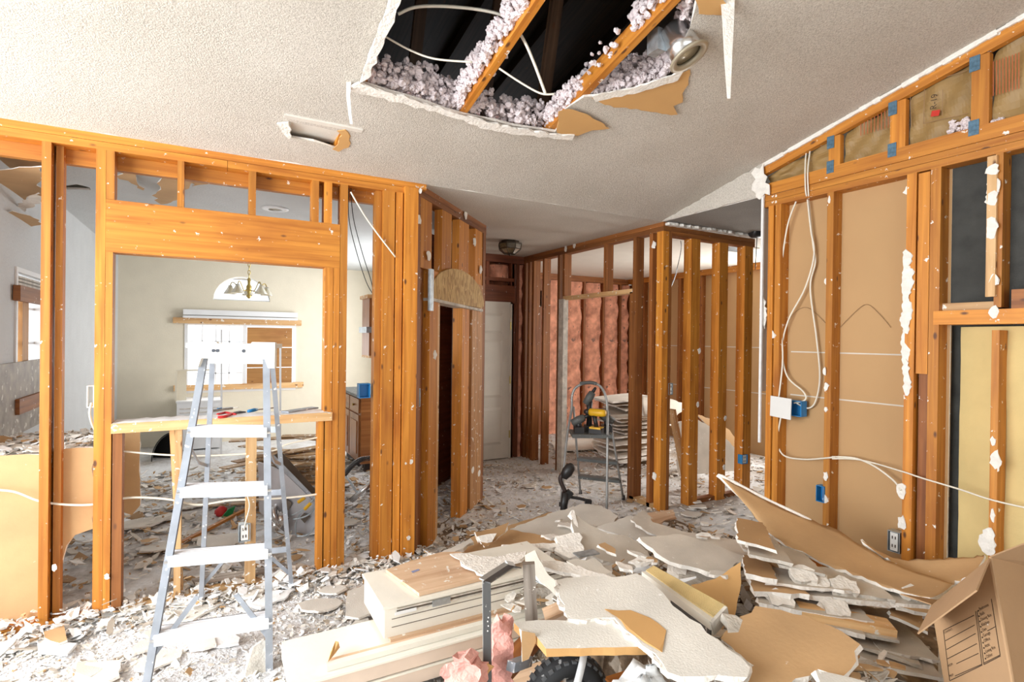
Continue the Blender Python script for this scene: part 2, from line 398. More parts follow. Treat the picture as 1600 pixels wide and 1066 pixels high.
# main sloped ceiling with the big torn hole and the small slot
CN = V((0, SL, 1)).normalized(); CP = V((0, YA, H)); CU = V((1, 0, 0)); CV = V((0, 1, -SL)).normalized()
def cpl(px, py, dz=0):
    return fpl(px, py, CP+V((0, 0, dz)), CN)
def c2(px, py): q = cpl(px, py)-CP; return (q.dot(CU), q.dot(CV))
hole_px = [(640, -60), (606, 40), (567, 130), (640, 152), (720, 178), (800, 196), (868, 206), (880, 186), (884, 172), (912, 152), (935, 150), (990, 141), (1050, 122), (1072, 96), (1080, 40), (1100, -60)]
slot_px = [(452, 192), (500, 199), (530, 206), (545, 210), (546, 230), (527, 233), (490, 221), (452, 215)]
cs = math.sqrt(1+SL*SL)
ringC = [(-2.75, -6.1*cs), (7.2, -6.1*cs), (7.2, -3.363*cs), (XR, -3.3*cs), (XR, 0), (-2.75, 0)]
ringC = [(-2.75, -6.15*cs), (XR+.0, -6.15*cs), (XR+.0, 0), (-2.75, 0)]
o = slab('ceiling', [ringC, [c2(*p) for p in hole_px], [c2(*p) for p in slot_px]], CP+CN*.014, CU, CV, .014, ('gyp_back', 'popcorn', 'gypsum'), jag=.012, step=.09, grid=.6, tear=.01, warp=0, seed=3)
struct(o, 'sloped off-white textured ceiling with a large torn hole', 'ceiling')
# flat ceilings beyond the plate line
o = slab('ceiling', [[(1.14, YA), (XR+.09, YA), (XR+.09, YE+.1), (2.15, YE+.1), (2.15, 4.37)]], (0, 0, H+.0127), (1, 0, 0), (0, 1, 0), .0127, ('gyp_back', 'popcorn', 'gypsum'), jag=0, step=0, grid=0, warp=0, tear=0)
struct(o, 'flat textured ceiling over the entry by the front door', 'ceiling')
o = slab('ceiling', [[(XR, 2.2), (7.1, 2.2), (7.1, YA+.09), (XR, YA+.09)]], (0, 0, H+.0127), (1, 0, 0), (0, 1, 0), .0127, ('gyp_back', 'popcorn_shaded', 'gypsum'), jag=0, step=0, grid=0, warp=0, tear=0)
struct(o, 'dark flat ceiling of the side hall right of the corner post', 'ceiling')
vent_hole = [(4.62, 3.98), (4.95, 3.98), (4.95, 4.18), (4.62, 4.18)]
o = slab('ceiling', [rect(XR+.09, XD+.1, YA+.09, YB+.1)], (0, 0, H+.0127), (1, 0, 0), (0, 1, 0), .0127, ('gyp_back', 'paint_white', 'gypsum'), jag=0, step=0, grid=0, warp=0, tear=0)
struct(o, 'smooth white ceiling of the stripped bedroom', 'ceiling')
def k2(px, py): q = fz(px, py, H); return (q.x, q.y)
kh = [k2(*p) for p in [(100, 291), (120, 288), (140, 293), (142, 297), (118, 296), (101, 296)]]
o = slab('ceiling', [[(XK-.1, YA), (1.14, YA), (2.15, 4.37), (2.15, YK+.1), (XK-.1, YK+.1)], kh], (0, 0, H+.0127), (1, 0, 0), (0, 1, 0), .0127, ('gyp_back', 'paint_grey', 'gypsum'), jag=.004, step=.3, grid=.8, warp=0, tear=0)
struct(o, 'grey flat kitchen ceiling behind the stud wall', 'ceiling')

# attic: roof deck and outside shell
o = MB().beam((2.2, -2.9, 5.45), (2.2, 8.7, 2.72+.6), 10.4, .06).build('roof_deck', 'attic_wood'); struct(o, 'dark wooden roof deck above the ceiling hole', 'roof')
def outer(name, axis, c, a0, a1, z0, z1, holes, mat, label, th=.12, inner='paint_white', sgn=1):
    """wall in plane axis=c, spanning a0..a1; holes [(a0,a1,z0,z1)]"""
    rings = [[(a0, z0), (a1, z0), (a1, z1), (a0, z1)]]+[h if len(h) > 4 else [(h[0], h[2]), (h[1], h[2]), (h[1], h[3]), (h[0], h[3])] for h in holes]
    if axis == 'x': u = V((0, 1, 0)) if sgn > 0 else V((0, -1, 0)); o0 = V((c, 0, 0))
    else: u = V((-1, 0, 0)) if sgn > 0 else V((1, 0, 0)); o0 = V((0, c, 0))
    if u.x < 0 or u.y < 0: rings = [[(-a, z) for a, z in r][::-1] for r in rings]
    o = slab(name, rings, o0, u, (0, 0, 1), th, (inner, mat, mat), jag=0, step=0, grid=0, warp=0, tear=0)
    return struct(o, label, 'wall')
# n = u x z : for axis x, u=+y -> n=+x ; u=-y -> n=-x ; axis y: u=-x -> n=+y ; u=+x -> n=-y
outer('wall_outer_left', 'x', -2.6, -2.7, YA+.1, 0, 4.4, [(-.0, 3.15, .02, 2.3)], 'paint_white', 'white outside wall with the patio door opening')
outer('wall_outer_back', 'y', -2.6, -2.75, 7.2, 0, 5.6, [(-1.3, 2.5, .6, 2.5)], 'paint_white', 'white wall behind the camera with a wide window')
outer('wall_outer_right', 'x', 7.1, -2.7, 8.6, 0, 5.6, [], 'paint_white', 'outside wall at the end of the side hall', sgn=-1)
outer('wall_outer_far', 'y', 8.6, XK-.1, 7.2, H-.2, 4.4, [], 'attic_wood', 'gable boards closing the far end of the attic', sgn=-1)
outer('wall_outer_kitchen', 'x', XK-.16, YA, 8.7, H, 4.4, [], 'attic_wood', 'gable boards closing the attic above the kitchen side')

# ---- framing helpers
def part(name, mat, parent, *boxes):
    b = MB()
    for q in boxes: b.box(*q)
    return b.build(name, mat, parent)
def xA(px, py=600): return fy(px, py, YA).x
def zA(px, py): return fy(px, py, YA).z
D9 = .089
# ---- left wall (pass-through wall), face at YA
WA = struct(E('wall_left', (0, YA, 0)), 'orange pine stud wall with a framed pass-through opening', 'wall')
def sA(name, p0, p1, z0, z1, dy0=0, dy1=D9, mat='pine', py=600, lean=0):
    x0, x1 = xA(p0, py), xA(p1, py)
    b = MB().beam(((x0+x1)/2+lean, YA+(dy0+dy1)/2, z0), ((x0+x1)/2, YA+(dy0+dy1)/2, z1), x1-x0, dy1-dy0, (0, 1, 0))
    return b.build(name, mat, WA)
part('top_plate', 'pine', WA, (-2.6, 1.2, YA, YA+D9, H-.038, H)); part('top_plate', 'pine', WA, (-2.6, .05, YA, YA+D9, H-.078, H-.04)); part('top_plate', 'pine', WA, (.052, 1.14, YA, YA+D9, H-.078, H-.04))
part('ceiling_ledger', 'pine', WA, (-2.6, 1.1, YA+D9, YA+D9+.04, H-.15, H-.02))
part('sole_plate', 'pine_pale', WA, (-.40, .52, YA, YA+D9, 0, .036))
part('sole_plate', 'pine', WA, (-2.6, -.55, YA, YA+D9, 0, .036))
for p0, p1 in ((-160, -142), (62, 77)): sA('stud', p0, p1, .036, H-.078)
sA('stud', 81, 93, .036, H-.078, .045, .1)
sA('king_stud', 147, 162.5, .02, H-.078)
sA('trimmer_stud', 163, 174.5, .02, 1.852)
sA('cripple_stud', 163, 176, 2.118, H-.078)
sA('king_stud', 529.5, 540.5, .02, H-.078); sA('trimmer_stud', 519.5, 528.8, .02, 1.852); sA('trimmer_stud', 506.5, 518.8, .02, 1.852)
part('header', 'pine', WA, (xA(162.8), xA(528.9), YA, YA+D9, 1.852, 2.117))
for p0, p1 in ((277, 287.5), (389, 400), (488, 498.5), (507, 519)): sA('cripple_stud', p0, p1, 2.118, H-.078, py=300)
# window-like sill board carrying white dust
xs0, xs1 = xA(174.6), xA(519)
part('sill_board', 'pine_pale', WA, (xs0, xs1, YA-.015, YA+.145, .935, .985))
dust = MB(); rnd = random.Random(4)
N_ = 40
vs = []; fs = []
for i in range(N_+1):
    for j in range(7):
        x = xs0+.004+(xs1-xs0-.008)*i/N_; y = YA-.012+.154*j/6
        vs.append((x, y, .9853+(rnd.uniform(.001, .009) if 0 < i < N_ and 0 < j < 6 else 0)))
for i in range(N_):
    for j in range(6): fs.append((i*7+j, (i+1)*7+j, (i+1)*7+j+1, i*7+j+1))
mesh('sill_dust', vs, fs, 'dust_white', parent=WA, smooth=True)
sA('cripple_stud', 174.8, 190, .036, .933, mat='pine_dark', py=800); sA('cripple_stud', 272, 283, .02, .934, mat='pine_pale', py=800, lean=.0)
sA('cripple_stud', 262, 270, .02, .934, .05, .11, mat='pine_pale', py=800, lean=.05)
sA('cripple_stud', 384, 400, .02, .934, mat='pine_pale', py=800); sA('cripple_stud', 496, 506, .036, .933, mat='pine', py=800)
# corner posts
sA('stud', 596, 614, .02, H-.078); sA('stud', 586, 595.5, .02, H-.078, .03, .1); sA('stud', 616, 625.5, .02, H-.078, -.012, .06); sA('stud', 627.5, 648, .02, H-.04, -.03, .03); sA('stud', 626, 647, .02, H-.04, .035, .1, 'pine_dark')
# drywall of the kitchen side seen from behind, with a broken hole
pl = [fy(*p, YA+D9+.005) for p in ((-60, 716), (62, 711), (96, 702), (146, 700), (146, 826), (118, 836), (104, 852), (94, 890), (90, 960), (-60, 985))]
o = slab('wall_panel', [[(p.x, max(p.z, .0)) for p in pl]], (0, YA+D9+.004, 0), (1, 0, 0), (0, 0, 1), .0127, ('gyp_back', 'gyp_face', 'gypsum'), WA, jag=.008, seed=5, warp=.001)
pl = [fy(*p, YA+.42) for p in ((189, 672), (218, 668), (219, 790), (206, 805), (190, 800))]
o = slab('wall_panel', [[(p.x, p.z) for p in pl]], (0, YA+.42, 0), (1, 0, 0), (0, 0, 1), .0127, ('gyp_back', 'gyp_face', 'gypsum'), WA, jag=.004, seed=6, warp=.001)

# ---- angled arch wall, 45 degrees
AO = V((1.15, YA+.0, 0)); AU = V((1, 1, 0)).normalized(); AN = V((1, -1, 0)).normalized()     # AN faces the room
WC = struct(E('wall_corner', AO), 'angled stud wall with an arched chipboard niche head', 'wall')
def aS(px, py=600): q = fpl(px, py, AO, AN)-AO; return q.dot(AU), q.z
def sC(name, p0, p1, z0, z1, d0=0, d1=D9, mat='pine', py=600):
    s0, _ = aS(p0, py); s1, _ = aS(p1, py); c = AO+AU*((s0+s1)/2)-AN*((d0+d1)/2)
    return MB().beam(c+V((0, 0, z0)), c+V((0, 0, z1)), s1-s0, d1-d0, AN).build(name, mat, WC)
LA, _ = aS(757)
for z0, z1 in ((H-.038, H), (H-.078, H-.04)):
    c = AO-AN*.045; MB().beam(c+AU*0+V((0, 0, (z0+z1)/2)), c+AU*LA+V((0, 0, (z0+z1)/2)), D9, z1-z0).build('top_plate', 'pine_dark', WC)
sC('stud', 650, 655, .0, H-.078, mat='pine_dark'); sC('stud', 657, 666, 0, H-.078, .03, .1, mat='pine_dark')
sC('trimmer_stud', 668, 681, 0, 1.9, -.01, .09, mat='pine'); sC('trimmer_stud', 682, 686, 0, 1.78, .0, .12, mat='pine_pale')
sC('trimmer_stud', 723, 734, 0, 1.9, .01, .09, mat='pine'); sC('king_stud', 736, 752, 0, 1.9, -.004, .09, mat='pine_dusty'); sC('stud', 752.5, 756, 0, H-.078, mat='pine_dark')
for p0, p1 in ((657, 675), (691, 706), (718, 733), (743, 754)): sC('cripple_stud', p0, p1, 1.9, H-.08, .0, .06, py=340)
a0, _ = aS(668, 430); a1, _ = aS(753, 430); n = 18; rad = (a1-a0)/2
prof = [(a0, 1.66), (a1, 1.66)]+[(a0+rad+rad*math.cos(math.pi*k/n), 1.76+.27*math.sin(math.pi*k/n)) for k in range(n+1)]
prof = [(a0+.06, 1.70), (a1-.06, 1.70)]+[(a0+rad+rad*math.cos(math.pi*k/n), 1.72+.245*math.sin(math.pi*k/n)) for k in range(n+1)]
o = slab('arch_panel', [prof], AO+AN*.022, AU, (0, 0, 1), .014, ('osb', 'osb', 'osb'), WC, jag=0, step=0, grid=0, warp=0, tear=0)
c = AO-AN*.03; MB().beam(c+AU*(a0+.02)+V((0, 0, 1.70)), c+AU*(a1-.03)+V((0, 0, 1.68)), .11, .02).build('niche_head', 'gyp_dirty', WC)
c = AO+AN*.03+AU*(a0-.01); MB().beam(c+V((0, 0, 1.62)), c+V((0, 0, 1.9)), .05, .02, AN).build('corner_bead', 'galv', WC)
# narrow side boards inside the opening and the closet shell
sC('stud', 691, 703, 0, 1.7, .32, .40, mat='pine_dark'); sC('stud', 704, 708, 0, 1.7, .30, .36, mat='pine_dark')
s0 = AO+AU*(aS(694)[0])-AN*.18; MB().tube([s0+V((0, 0, .15)), s0+V((0, 0, 1.62))], .008, 6).build('corner_bead', 'dust_white', WC)
for a, b, nm in (((1.2, 4.2), (2.1, 5.1), 'closet_back'),):
    MB().beam((a[0], a[1], 1.2), (b[0], b[1], 1.2), .02, 2.4).build(nm, 'pine_red', WC)
MB().beam((2.12, 4.38, 1.2), (2.12, YE, 1.2), .02, 2.4).build('closet_side', 'pine_red', WC)
c = AO-AN*.3+AU*aS(676)[0]; MB().beam(c+V((0, 0, .95)), c+AU*.12+V((0, 0, .95)), .03, .75, (0, 0, 1)).build('closet_panel', 'galv', WC)

# ---- entry wall with the front door
WE = struct(E('wall_entry', (2.6, YE, 0)), 'dark stained stud wall with pink insulation around the front door', 'wall')
def eX(px, py=600): return fy(px, py, YE).x
def sE(name, p0, p1, z0, z1, d0=0, d1=D9, mat='pine_red', py=600): return part(name, mat, WE, (eX(p0, py), eX(p1, py), YE+d0, YE+d1, z0, z1))
part('sheathing', 'pine_red', WE, (2.15, XR+.09, YE+.10, YE+.12, 0, H))
part('top_plate', 'pine_red', WE, (2.1, XR+.09, YE, YE+D9, H-.09, H))
dz = fy(770, 474, YE).z
sE('header', 745, 803, dz+.01, dz+.22); sE('blocking', 745, 803, dz+.27, dz+.31, py=450)
for a, b in ((797, 802), (806, 810), (818, 824), (758, 763), (799, 803)): sE('stud', a, b, 0, H-.09, .01, .08)
def batt(name, parent, o, u, v, w, h, d, mat='pink_batt', seed=0, lump=.03):
    rnd = random.Random(seed); nx = max(3, int(w/.05)); ny = max(3, int(h/.07)); u = V(u); v = V(v); n = u.cross(v); vs = []; fs = []
    ph = [rnd.uniform(0, 6) for _ in range(4)]
    for j in range(ny+1):
        for i in range(nx+1):
            e = min(i, nx-i)/nx*2; q = d*(1-(1-e)**4)+rnd.uniform(-lump, lump)*.6*(e > 0)+lump*.5*math.sin(j*.9+ph[0])*math.sin(i*1.3+ph[1])
            vs.append(V(o)+u*(w*i/nx)+v*(h*j/ny)+n*q)
    for j in range(ny):
        for i in range(nx): fs.append((j*(nx+1)+i, j*(nx+1)+i+1, (j+1)*(nx+1)+i+1, (j+1)*(nx+1)+i))
    b = len(vs); vs += [V(o), V(o)+u*w, V(o)+u*w+v*h, V(o)+v*h]; fs.append((b+3, b+2, b+1, b))
    return mesh(name, vs, fs, mat, parent=parent, smooth=True)
zt = H-.1
batt('insulation', WE, (eX(765, 420), YE+.08, dz+.31), (1, 0, 0), (0, 0, 1), eX(799, 420)-eX(765, 420), zt-dz-.33, .09, seed=1)
batt('insulation', WE, (eX(752, 420), YE+.08, dz+.31), (1, 0, 0), (0, 0, 1), eX(758, 420)-eX(752, 420), zt-dz-.33, .09, seed=2)
batt('insulation', WE, (eX(802.5), YE+.08, 0), (1, 0, 0), (0, 0, 1), eX(806)-eX(802.5), zt, .08, 'pine_red', seed=3)
batt('insulation', WE, (eX(810), YE+.08, 0), (1, 0, 0), (0, 0, 1), eX(818)-eX(810), zt, .06, 'pink_batt', seed=4)
# the door itself with raised panels
dx0, dx1 = eX(752), eX(795)
DR = struct(E('door_1', ((dx0+dx1)/2, YE, 0)), 'closed cream panelled front door in the entry wall', 'door')
dx0 = dx1-.86
part('door_leaf', 'door_white', DR, (dx0, dx1, YE-.012, YE+.03, .01, dz))
for i in range(2):
    for z0, z1 in ((.18, .62), (.74, 1.42), (1.5, dz-.12)):
        px0 = dx0+.1+i*.38
        o = MB(); x0, x1, y = px0, px0+.28, YE-.012
        o.add([(x0, y, z0), (x1, y, z0), (x1, y, z1), (x0, y, z1), (x0+.03, y-.012, z0+.03), (x1-.03, y-.012, z0+.03), (x1-.03, y-.012, z1-.03), (x0+.03, y-.012, z1-.03)],
              [(0, 1, 5, 4), (1, 2, 6, 5), (2, 3, 7, 6), (3, 0, 4, 7), (4, 5, 6, 7)]); o.build('door_panel', 'door_white', DR)
part('door_frame', 'door_white', DR, (dx1, dx1+.025, YE-.02, YE+.03, 0, dz+.02), (dx0-.02, dx1+.025, YE-.02, YE+.03, dz, dz+.02))
for z in (.25, .9, 1.55): MB().tube([(dx1+.004, YE-.024, z), (dx1+.004, YE-.024, z+.09)], .008, 8).build('hinge', 'brass', DR)

# ---- partition between entry and bedroom (plane XR) and hall partition (plane YA)
WB = struct(E('wall_partition', (XR, 4.5, 0)), 'brown stud partition with a door opening between entry and bedroom', 'wall')
def yR(px, py=600): return fx(px, py, XR).y
def sR(parent, name, p_far, z0, z1, w=.038, d0=0, d1=D9, mat='pine_dark', py=600):
    y = yR(p_far, py); return part(name, mat, parent, (XR+d0, XR+d1, y-w, y, z0, z1))
for z0, z1 in ((H-.038, H), (H-.078, H-.04)): part('top_plate', 'pine_dark', WB, (XR, XR+D9, YA, YE, z0, z1))
part('sole_plate', 'pine_pale', WB, (XR, XR+D9, YA, 3.75, 0, .036))
sR(WB, 'stud', 817, 0, H-.078); sR(WB, 'stud', 823, 0, H-.078); sR(WB, 'stud', 829, 0, H-.078, w=.05)
sR(WB, 'stud', 845.5, 0, H-.078); sR(WB, 'king_stud', 869, 0, H-.078, w=.045)
zh = fx(885, 467, XR).z
sR(WB, 'drywall_edge', 873, 0, zh, w=.09, d0=-.012, d1=.05, mat='gyp_dirty'); sR(WB, 'cripple_stud', 879, zh+.03, H-.078, py=430)
sR(WB, 'cripple_stud', 943, zh+.03, H-.078, py=430)
part('header', 'pine_pale', WB, (XR, XR+D9, yR(986), yR(878), zh-.01, zh+.03))
sR(WB, 'trimmer_stud', 982, 0, zh, mat='pine_dark'); sR(WB, 'king_stud', 986.5, 0, H-.078, w=.045); sR(WB, 'stud', 1012, 0, H-.078, mat='pine_dark')
# corner post
yc = YA+.005
part('corner_post', 'pine', WB, (XR-.005, XR+.06, YA-.005, YA+.034, 0, H-.078)); part('corner_post', 'pine_dark', WB, (XR+.0605, XR+D9+.01, YA-.002, YA+.05, 0, H-.078)); part('corner_post', 'pine', WB, (XR-.003, XR+.036, YA+.0345, YA+.072, 0, H-.078))
WH = struct(E('wall_hall', (3.9, YA, 0)), 'brown stud partition between the side hall and bedroom', 'wall')
for z0, z1 in ((H-.038, H), (H-.078, H-.04)): part('top_plate', 'pine_dark', WH, (XR+D9, 4.46, YA, YA+D9, z0-.03, z1-.03))
for p0, p1 in ((1078, 1091.5), (1122, 1135), (1161.5, 1174)): part('stud', 'pine', WH, (xA(p0), xA(p1), YA, YA+D9, 0, H-.108))
part('sole_plate', 'pine_dark', WH, (XR+.4, 4.46, YA+.02, YA+D9, 0, .036))
# torn drywall edge along the hall ceiling
pl = [(XR+.03, YA-.02), (4.5, YA-.02), (4.5, YA-.05), (XR+.05, YA-.05)]
slab('ceiling_edge', [[(XR+.02, YA-.045), (4.5, YA-.035), (4.5, YA+.0), (XR+.02, YA+.0)]], (0, 0, H-.004), (1, 0, 0), (0, 1, 0), .022, ('gypsum', 'gypsum', 'gypsum'), WH, jag=.012, step=.03, seed=9)

# ---- bedroom shell beyond the partitions
WBF = struct(E('wall_bedroom_far', (4.8, YB, 0)), 'bedroom outside wall packed with pink insulation between studs', 'wall')
def bX(px, py=600): return fy(px, py, YB).x
wx0, wx1, wz0, wz1 = bX(818), bX(842), fy(838, 606, YB).z, fy(838, 485, YB).z
o = slab('sheathing', [[(XR-.1, 0), (XD+.1, 0), (XD+.1, H), (XR-.1, H)], [(wx0, wz0), (wx1, wz0), (wx1, wz1), (wx0, wz1)]], (0, YB+.1, 0), (1, 0, 0), (0, 0, 1), .02, ('pine_red', 'pine_red', 'pine_red'), WBF, jag=0, step=0, grid=0, warp=0, tear=0)
part('top_plate', 'pine_dark', WBF, (XR, XD, YB, YB+D9, H-.09, H))
part('header', 'pine_dark', WBF, (wx0-.1, wx1+.06, YB, YB+D9, wz1+.06, wz1+.3))
st = [bX(p) for p in (843, 880, 912, 942, 968, 984)]
for k, x in enumerate(st): part('stud', 'pine_dark', WBF, (x-.019, x+.019, YB, YB+D9, 0, H-.09))
part('stud', 'pine_dark', WBF, (wx0-.04, wx0, YB, YB+D9, 0, H-.09))
for k in range(len(st)-1): batt('insulation', WBF, (st[k]+.02, YB+.07, 0), (1, 0, 0), (0, 0, 1), st[k+1]-st[k]-.04, H-.1, .10, seed=20+k, lump=.035)
batt('insulation', WBF, (wx0, YB+.07, 0), (1, 0, 0), (0, 0, 1), wx1-wx0, wz0-.04, .08, seed=30); batt('insulation', WBF, (wx0, YB+.07, wz1+.3), (1, 0, 0), (0, 0, 1), wx1-wx0, H-.1-wz1-.3, .08, seed=31)
WN = struct(E('window_1', ((wx0+wx1)/2, YB, wz0)), 'bright narrow bedroom window seen through the partition studs', 'window')
part('window_frame', 'pine_pale', WN, (wx0, wx0+.03, YB, YB+.1, wz0, wz1), (wx1-.03, wx1, YB, YB+.1, wz0, wz1), (wx0+.03, wx1-.03, YB, YB+.1, wz1-.03, wz1), (wx0+.03, wx1-.03, YB-.03, YB+.1, wz0, wz0+.03))
part('window_pane', 'glass', WN, (wx0+.03, wx1-.03, YB+.07, YB+.075, wz0+.03, wz1-.03))
WBS = struct(E('wall_bedroom_side', (XD, 5, 0)), 'bedroom stud wall showing the tan paper backs of drywall', 'wall')
o = slab('drywall_back', [[(2.0, 0), (YB, 0), (YB, H), (2.0, H)], [(3.48, .85), (4.42, .85), (4.42, 2.15), (3.48, 2.15)]], (XD+.09, 0, 0), (0, 1, 0), (0, 0, 1), .0127, ('gyp_face', 'gyp_back_wall', 'gypsum'), WBS, jag=0, step=0, grid=0, warp=0, tear=0)  # hole is made up, cut out of view for the added bedroom lamp
part('top_plate', 'pine', WBS, (XD, XD+D9, 2.2, YB, H-.078, H))
for p in (1003, 1020, 1058, 1092, 1126): y = fx(p, 550, XD).y; part('stud', 'pine_dark', WBS, (XD, XD+D9, y-.038, y, 0, H-.078))
for z in (1.36, .78): part('paper_seam', 'gyp_face', WBS, (XD+.0755, XD+.0765, 2.2, YB, z, z+.012))

# ---- right wall: stud frame, gable truss above, drywall backs behind
WR = struct(E('wall_right', (XR, 1.5, 0)), 'orange stud wall with gable truss, wiring and tan drywall backs', 'wall')
YR0, YR1 = -2.6, yR(1192, 450)
for z0, z1 in ((H-.04, H-.002), (H-.08, H-.042)): part('top_plate', 'pine', WR, (XR, XR+D9, YR0, YR1, z0, z1))
part('truss_chord', 'pine', WR, (XR-.004, XR+.036, YR0, YR1+.0, H, H+.078))
def zr(y): return cz(y)-.018
MB().beam((XR+.016, YR0, zr(YR0)-.03), (XR+.016, YR1+.02, zr(YR1)-.03), .038, .062, (0, 0, 1)).build('truss_rake', 'pine', WR)
gs = []
for p0, p1, py in ((1295, 1313, 230), (1391, 1415, 190), (1518, 1546, 130), (1690, 1720, 100)):
    ya_, yb_ = yR(p1, py), yR(p0, py); gs.append((ya_, yb_))
    part('gable_stud', 'pine', WR, (XR-.001, XR+.037, ya_, yb_, H+.078, zr(yb_)-.05))
    for z in (H+.068, zr(yb_)-.09): part('nail_plate', 'plate_blue', WR, (XR-.0065, XR-.004, yb_-.035, yb_+.008, z-.03, z+.045))
part('sole_plate', 'pine', WR, (XR, XR+D9, YR0, YR1, 0, .038))
def sW(name, pf, pn, z0=.038, z1=H-.08, d0=0, d1=D9, mat='pine', py=560):
    y0, y1 = yR(pn, py), yR(pf, py); return part(name, mat, WR, (XR+d0, XR+d1, y0, y1, z0, z1))
sW('stud', 1199, 1207, d0=-.01, d1=.07); sW('stud', 1208.5, 1217); sW('stud', 1289, 1299)
sW('stud', 1413, 1428); sW('stud', 1431, 1449, d0=.035, d1=.12, mat='pine_dark'); sW('stud', 1450, 1466, d0=.0, d1=.10)
sW('blocking', 1431, 1449, 1.28, H-.09, d0=.0, d1=.033, mat='pine')
sW('stud', 1551, 1563, 1.62, H-.08); sW('stud', 1549, 1561, .038, 1.51)
zs0, zs1 = fx(1500, 507, XR).z, fx(1500, 485, XR).z
part('window_sill_plate', 'pine', WR, (XR-.004, XR+.09, YR0, yR(1457), zs0, zs1))
part('blocking', 'pine_pale', WR, (XR+.03, XR+.09, yR(1548), yR(1466), zs1, zs1+.04)); part('blocking', 'pine_dark', WR, (XR, XR+.09, .6, yR(1578), zs1, zs1+.09))
part('stud_splice', 'pine_pale', WR, (XR-.02, XR-.001, yR(1555), yR(1540), zs1+.06, H-.09))
yw = yR(1470)
o = slab('drywall_back', [[(yw, 0), (YR1, 0), (YR1, H), (yw, H)]], (XR+D9+.0137, 0, 0), (0, 1, 0), (0, 0, 1), .0127, ('gyp_face', 'gyp_back_wall', 'gypsum'), WR, jag=0, step=0, grid=0, warp=0, tear=0)
part('felt_panel', 'felt_black', WR, (XR+.092, XR+.1, YR0, yw, zs1, H-.08))
o = MB(); yf = yR(1480); n = 80; vs = []; fs = []; rnd = random.Random(12)
y1f = -2.5
for i in range(n+1):
    for j in range(21):
        z = .36+(zs0-.37)*j/20; y = y1f+(yf-y1f)*i/n
        dd = .03+.012*math.sin(i*.9)*math.sin(j*.5)+rnd.uniform(-.002, .002)+ (.06*(i/n-.93)/.07 if i/n > .93 else 0)
        vs.append((XR+.05+dd, y, z-(.12 if j == 0 and i > n*.85 else 0)+(.05*math.sin(i) if j == 0 else 0)))
for i in range(n):
    for j in range(20): fs.append((i*21+j, i*21+j+1, (i+1)*21+j+1, (i+1)*21+j))
mesh('foam_panel', vs, fs, 'foam_yellow', parent=WR, smooth=True)
part('dark_backing', 'felt_black', WR, (XR+.16, XR+.17, YR0, yw+.02, 0, zs0))
for z in (fx(1320, 552, XR+.1).z, fx(1320, 625, XR+.1).z): part('paper_seam', 'gyp_face', WR, (XR+.0885, XR+.0899, yR(1412), yR(1222), z-.004, z+.004))
# gable infill: kraft faced batts with printed lines
for y in (.40, -.01, -.42, -.83, -1.24): part('stud', 'pine', WR, (XR, XR+D9, y-.038, y, .038, zs0)); part('stud', 'pine', WR, (XR, XR+D9, y-.038, y, zs1+.0905, H-.08))
for y in (.16, -.45, -1.06): part('gable_stud', 'pine', WR, (XR-.001, XR+.037, y-.089, y, H+.078, zr(y)-.05)); gs.append((y-.089, y))
ks = [(YR1, gs[0][1]), (gs[3][0], gs[4][1]), (gs[4][0], gs[5][1]), (gs[5][0], gs[6][1])]; ks += [(gs[0][0], gs[1][1]), (gs[1][0], gs[2][1]), (gs[2][0], gs[3][1])]
for k, (yb_, ya_) in enumerate(ks):
    nn = 10; vs = []; fs = []; rnd = random.Random(40+k)
    for i in range(nn+1):
        y = ya_+(yb_-ya_)*i/nn
        for j in range(7):
            z = H+.07+(zr(y)-.05-H-.07)*j/6
            vs.append((XR+.05+.02*math.sin(i*1.1+k)*math.sin(j*1.7+k)+rnd.uniform(-.006, .006), y, z))
    for i in range(nn):
        for j in range(6): fs.append((i*7+j, i*7+j+1, (i+1)*7+j+1, (i+1)*7+j))
    o = mesh('kraft_facing', vs, fs, 'kraft', parent=WR)
    m_ = o.modifiers.new('s', 'SUBSURF'); m_.levels = m_.render_levels = 1
# header wall over the hall opening, with a bitten plaster edge
yq = YR1-.0
tri = [(yq+.0, H), (YA, H), (yq+.0, cz(yq)-.0)]
o = slab('hall_header', [tri], (XR-.012, 0, 0), (0, -1, 0) if 0 else (0, 1, 0), (0, 0, 1), .0127, ('gyp_back', 'popcorn', 'gypsum'), WR, jag=.004, seed=5, warp=0)
o = slab('torn_drywall', [[(yq-.06, H-.01), (yq+.045, H+.0), (yq+.07, H+.09), (yq+.05, H+.2), (yq-.01, H+.21), (yq-.04, H+.12)]], (XR-.02, 0, 0), (0, 1, 0), (0, 0, 1), .006, ('gypsum', 'gypsum', 'gypsum'), WR, jag=.02, step=.03, seed=15)
part('corner_bead', 'dust_white', WR, (XR-.022, XR-.01, YR1-.01, YR1+.006, .75, H))
part('hall_end_cap', 'paint_white', WR, (XR-.01, XR+D9+.014, YR1+.001, YR1+.013, 1.1, H))
# paper edge strip under the ceiling along the rake
b = MB(); rnd = random.Random(3); n = 60
for i in range(n):
    y0 = .2+(YR1-.2)*i/n; y1 = .2+(YR1-.2)*(i+1)/n; h0 = .012+rnd.random()*.02
    b.beam((XR-.012, y0, cz(y0)-.012), (XR-.012, y1, cz(y1)-.012), .014, h0, (0, 0, 1))
b.build('drywall_edge', 'gypsum', WR)
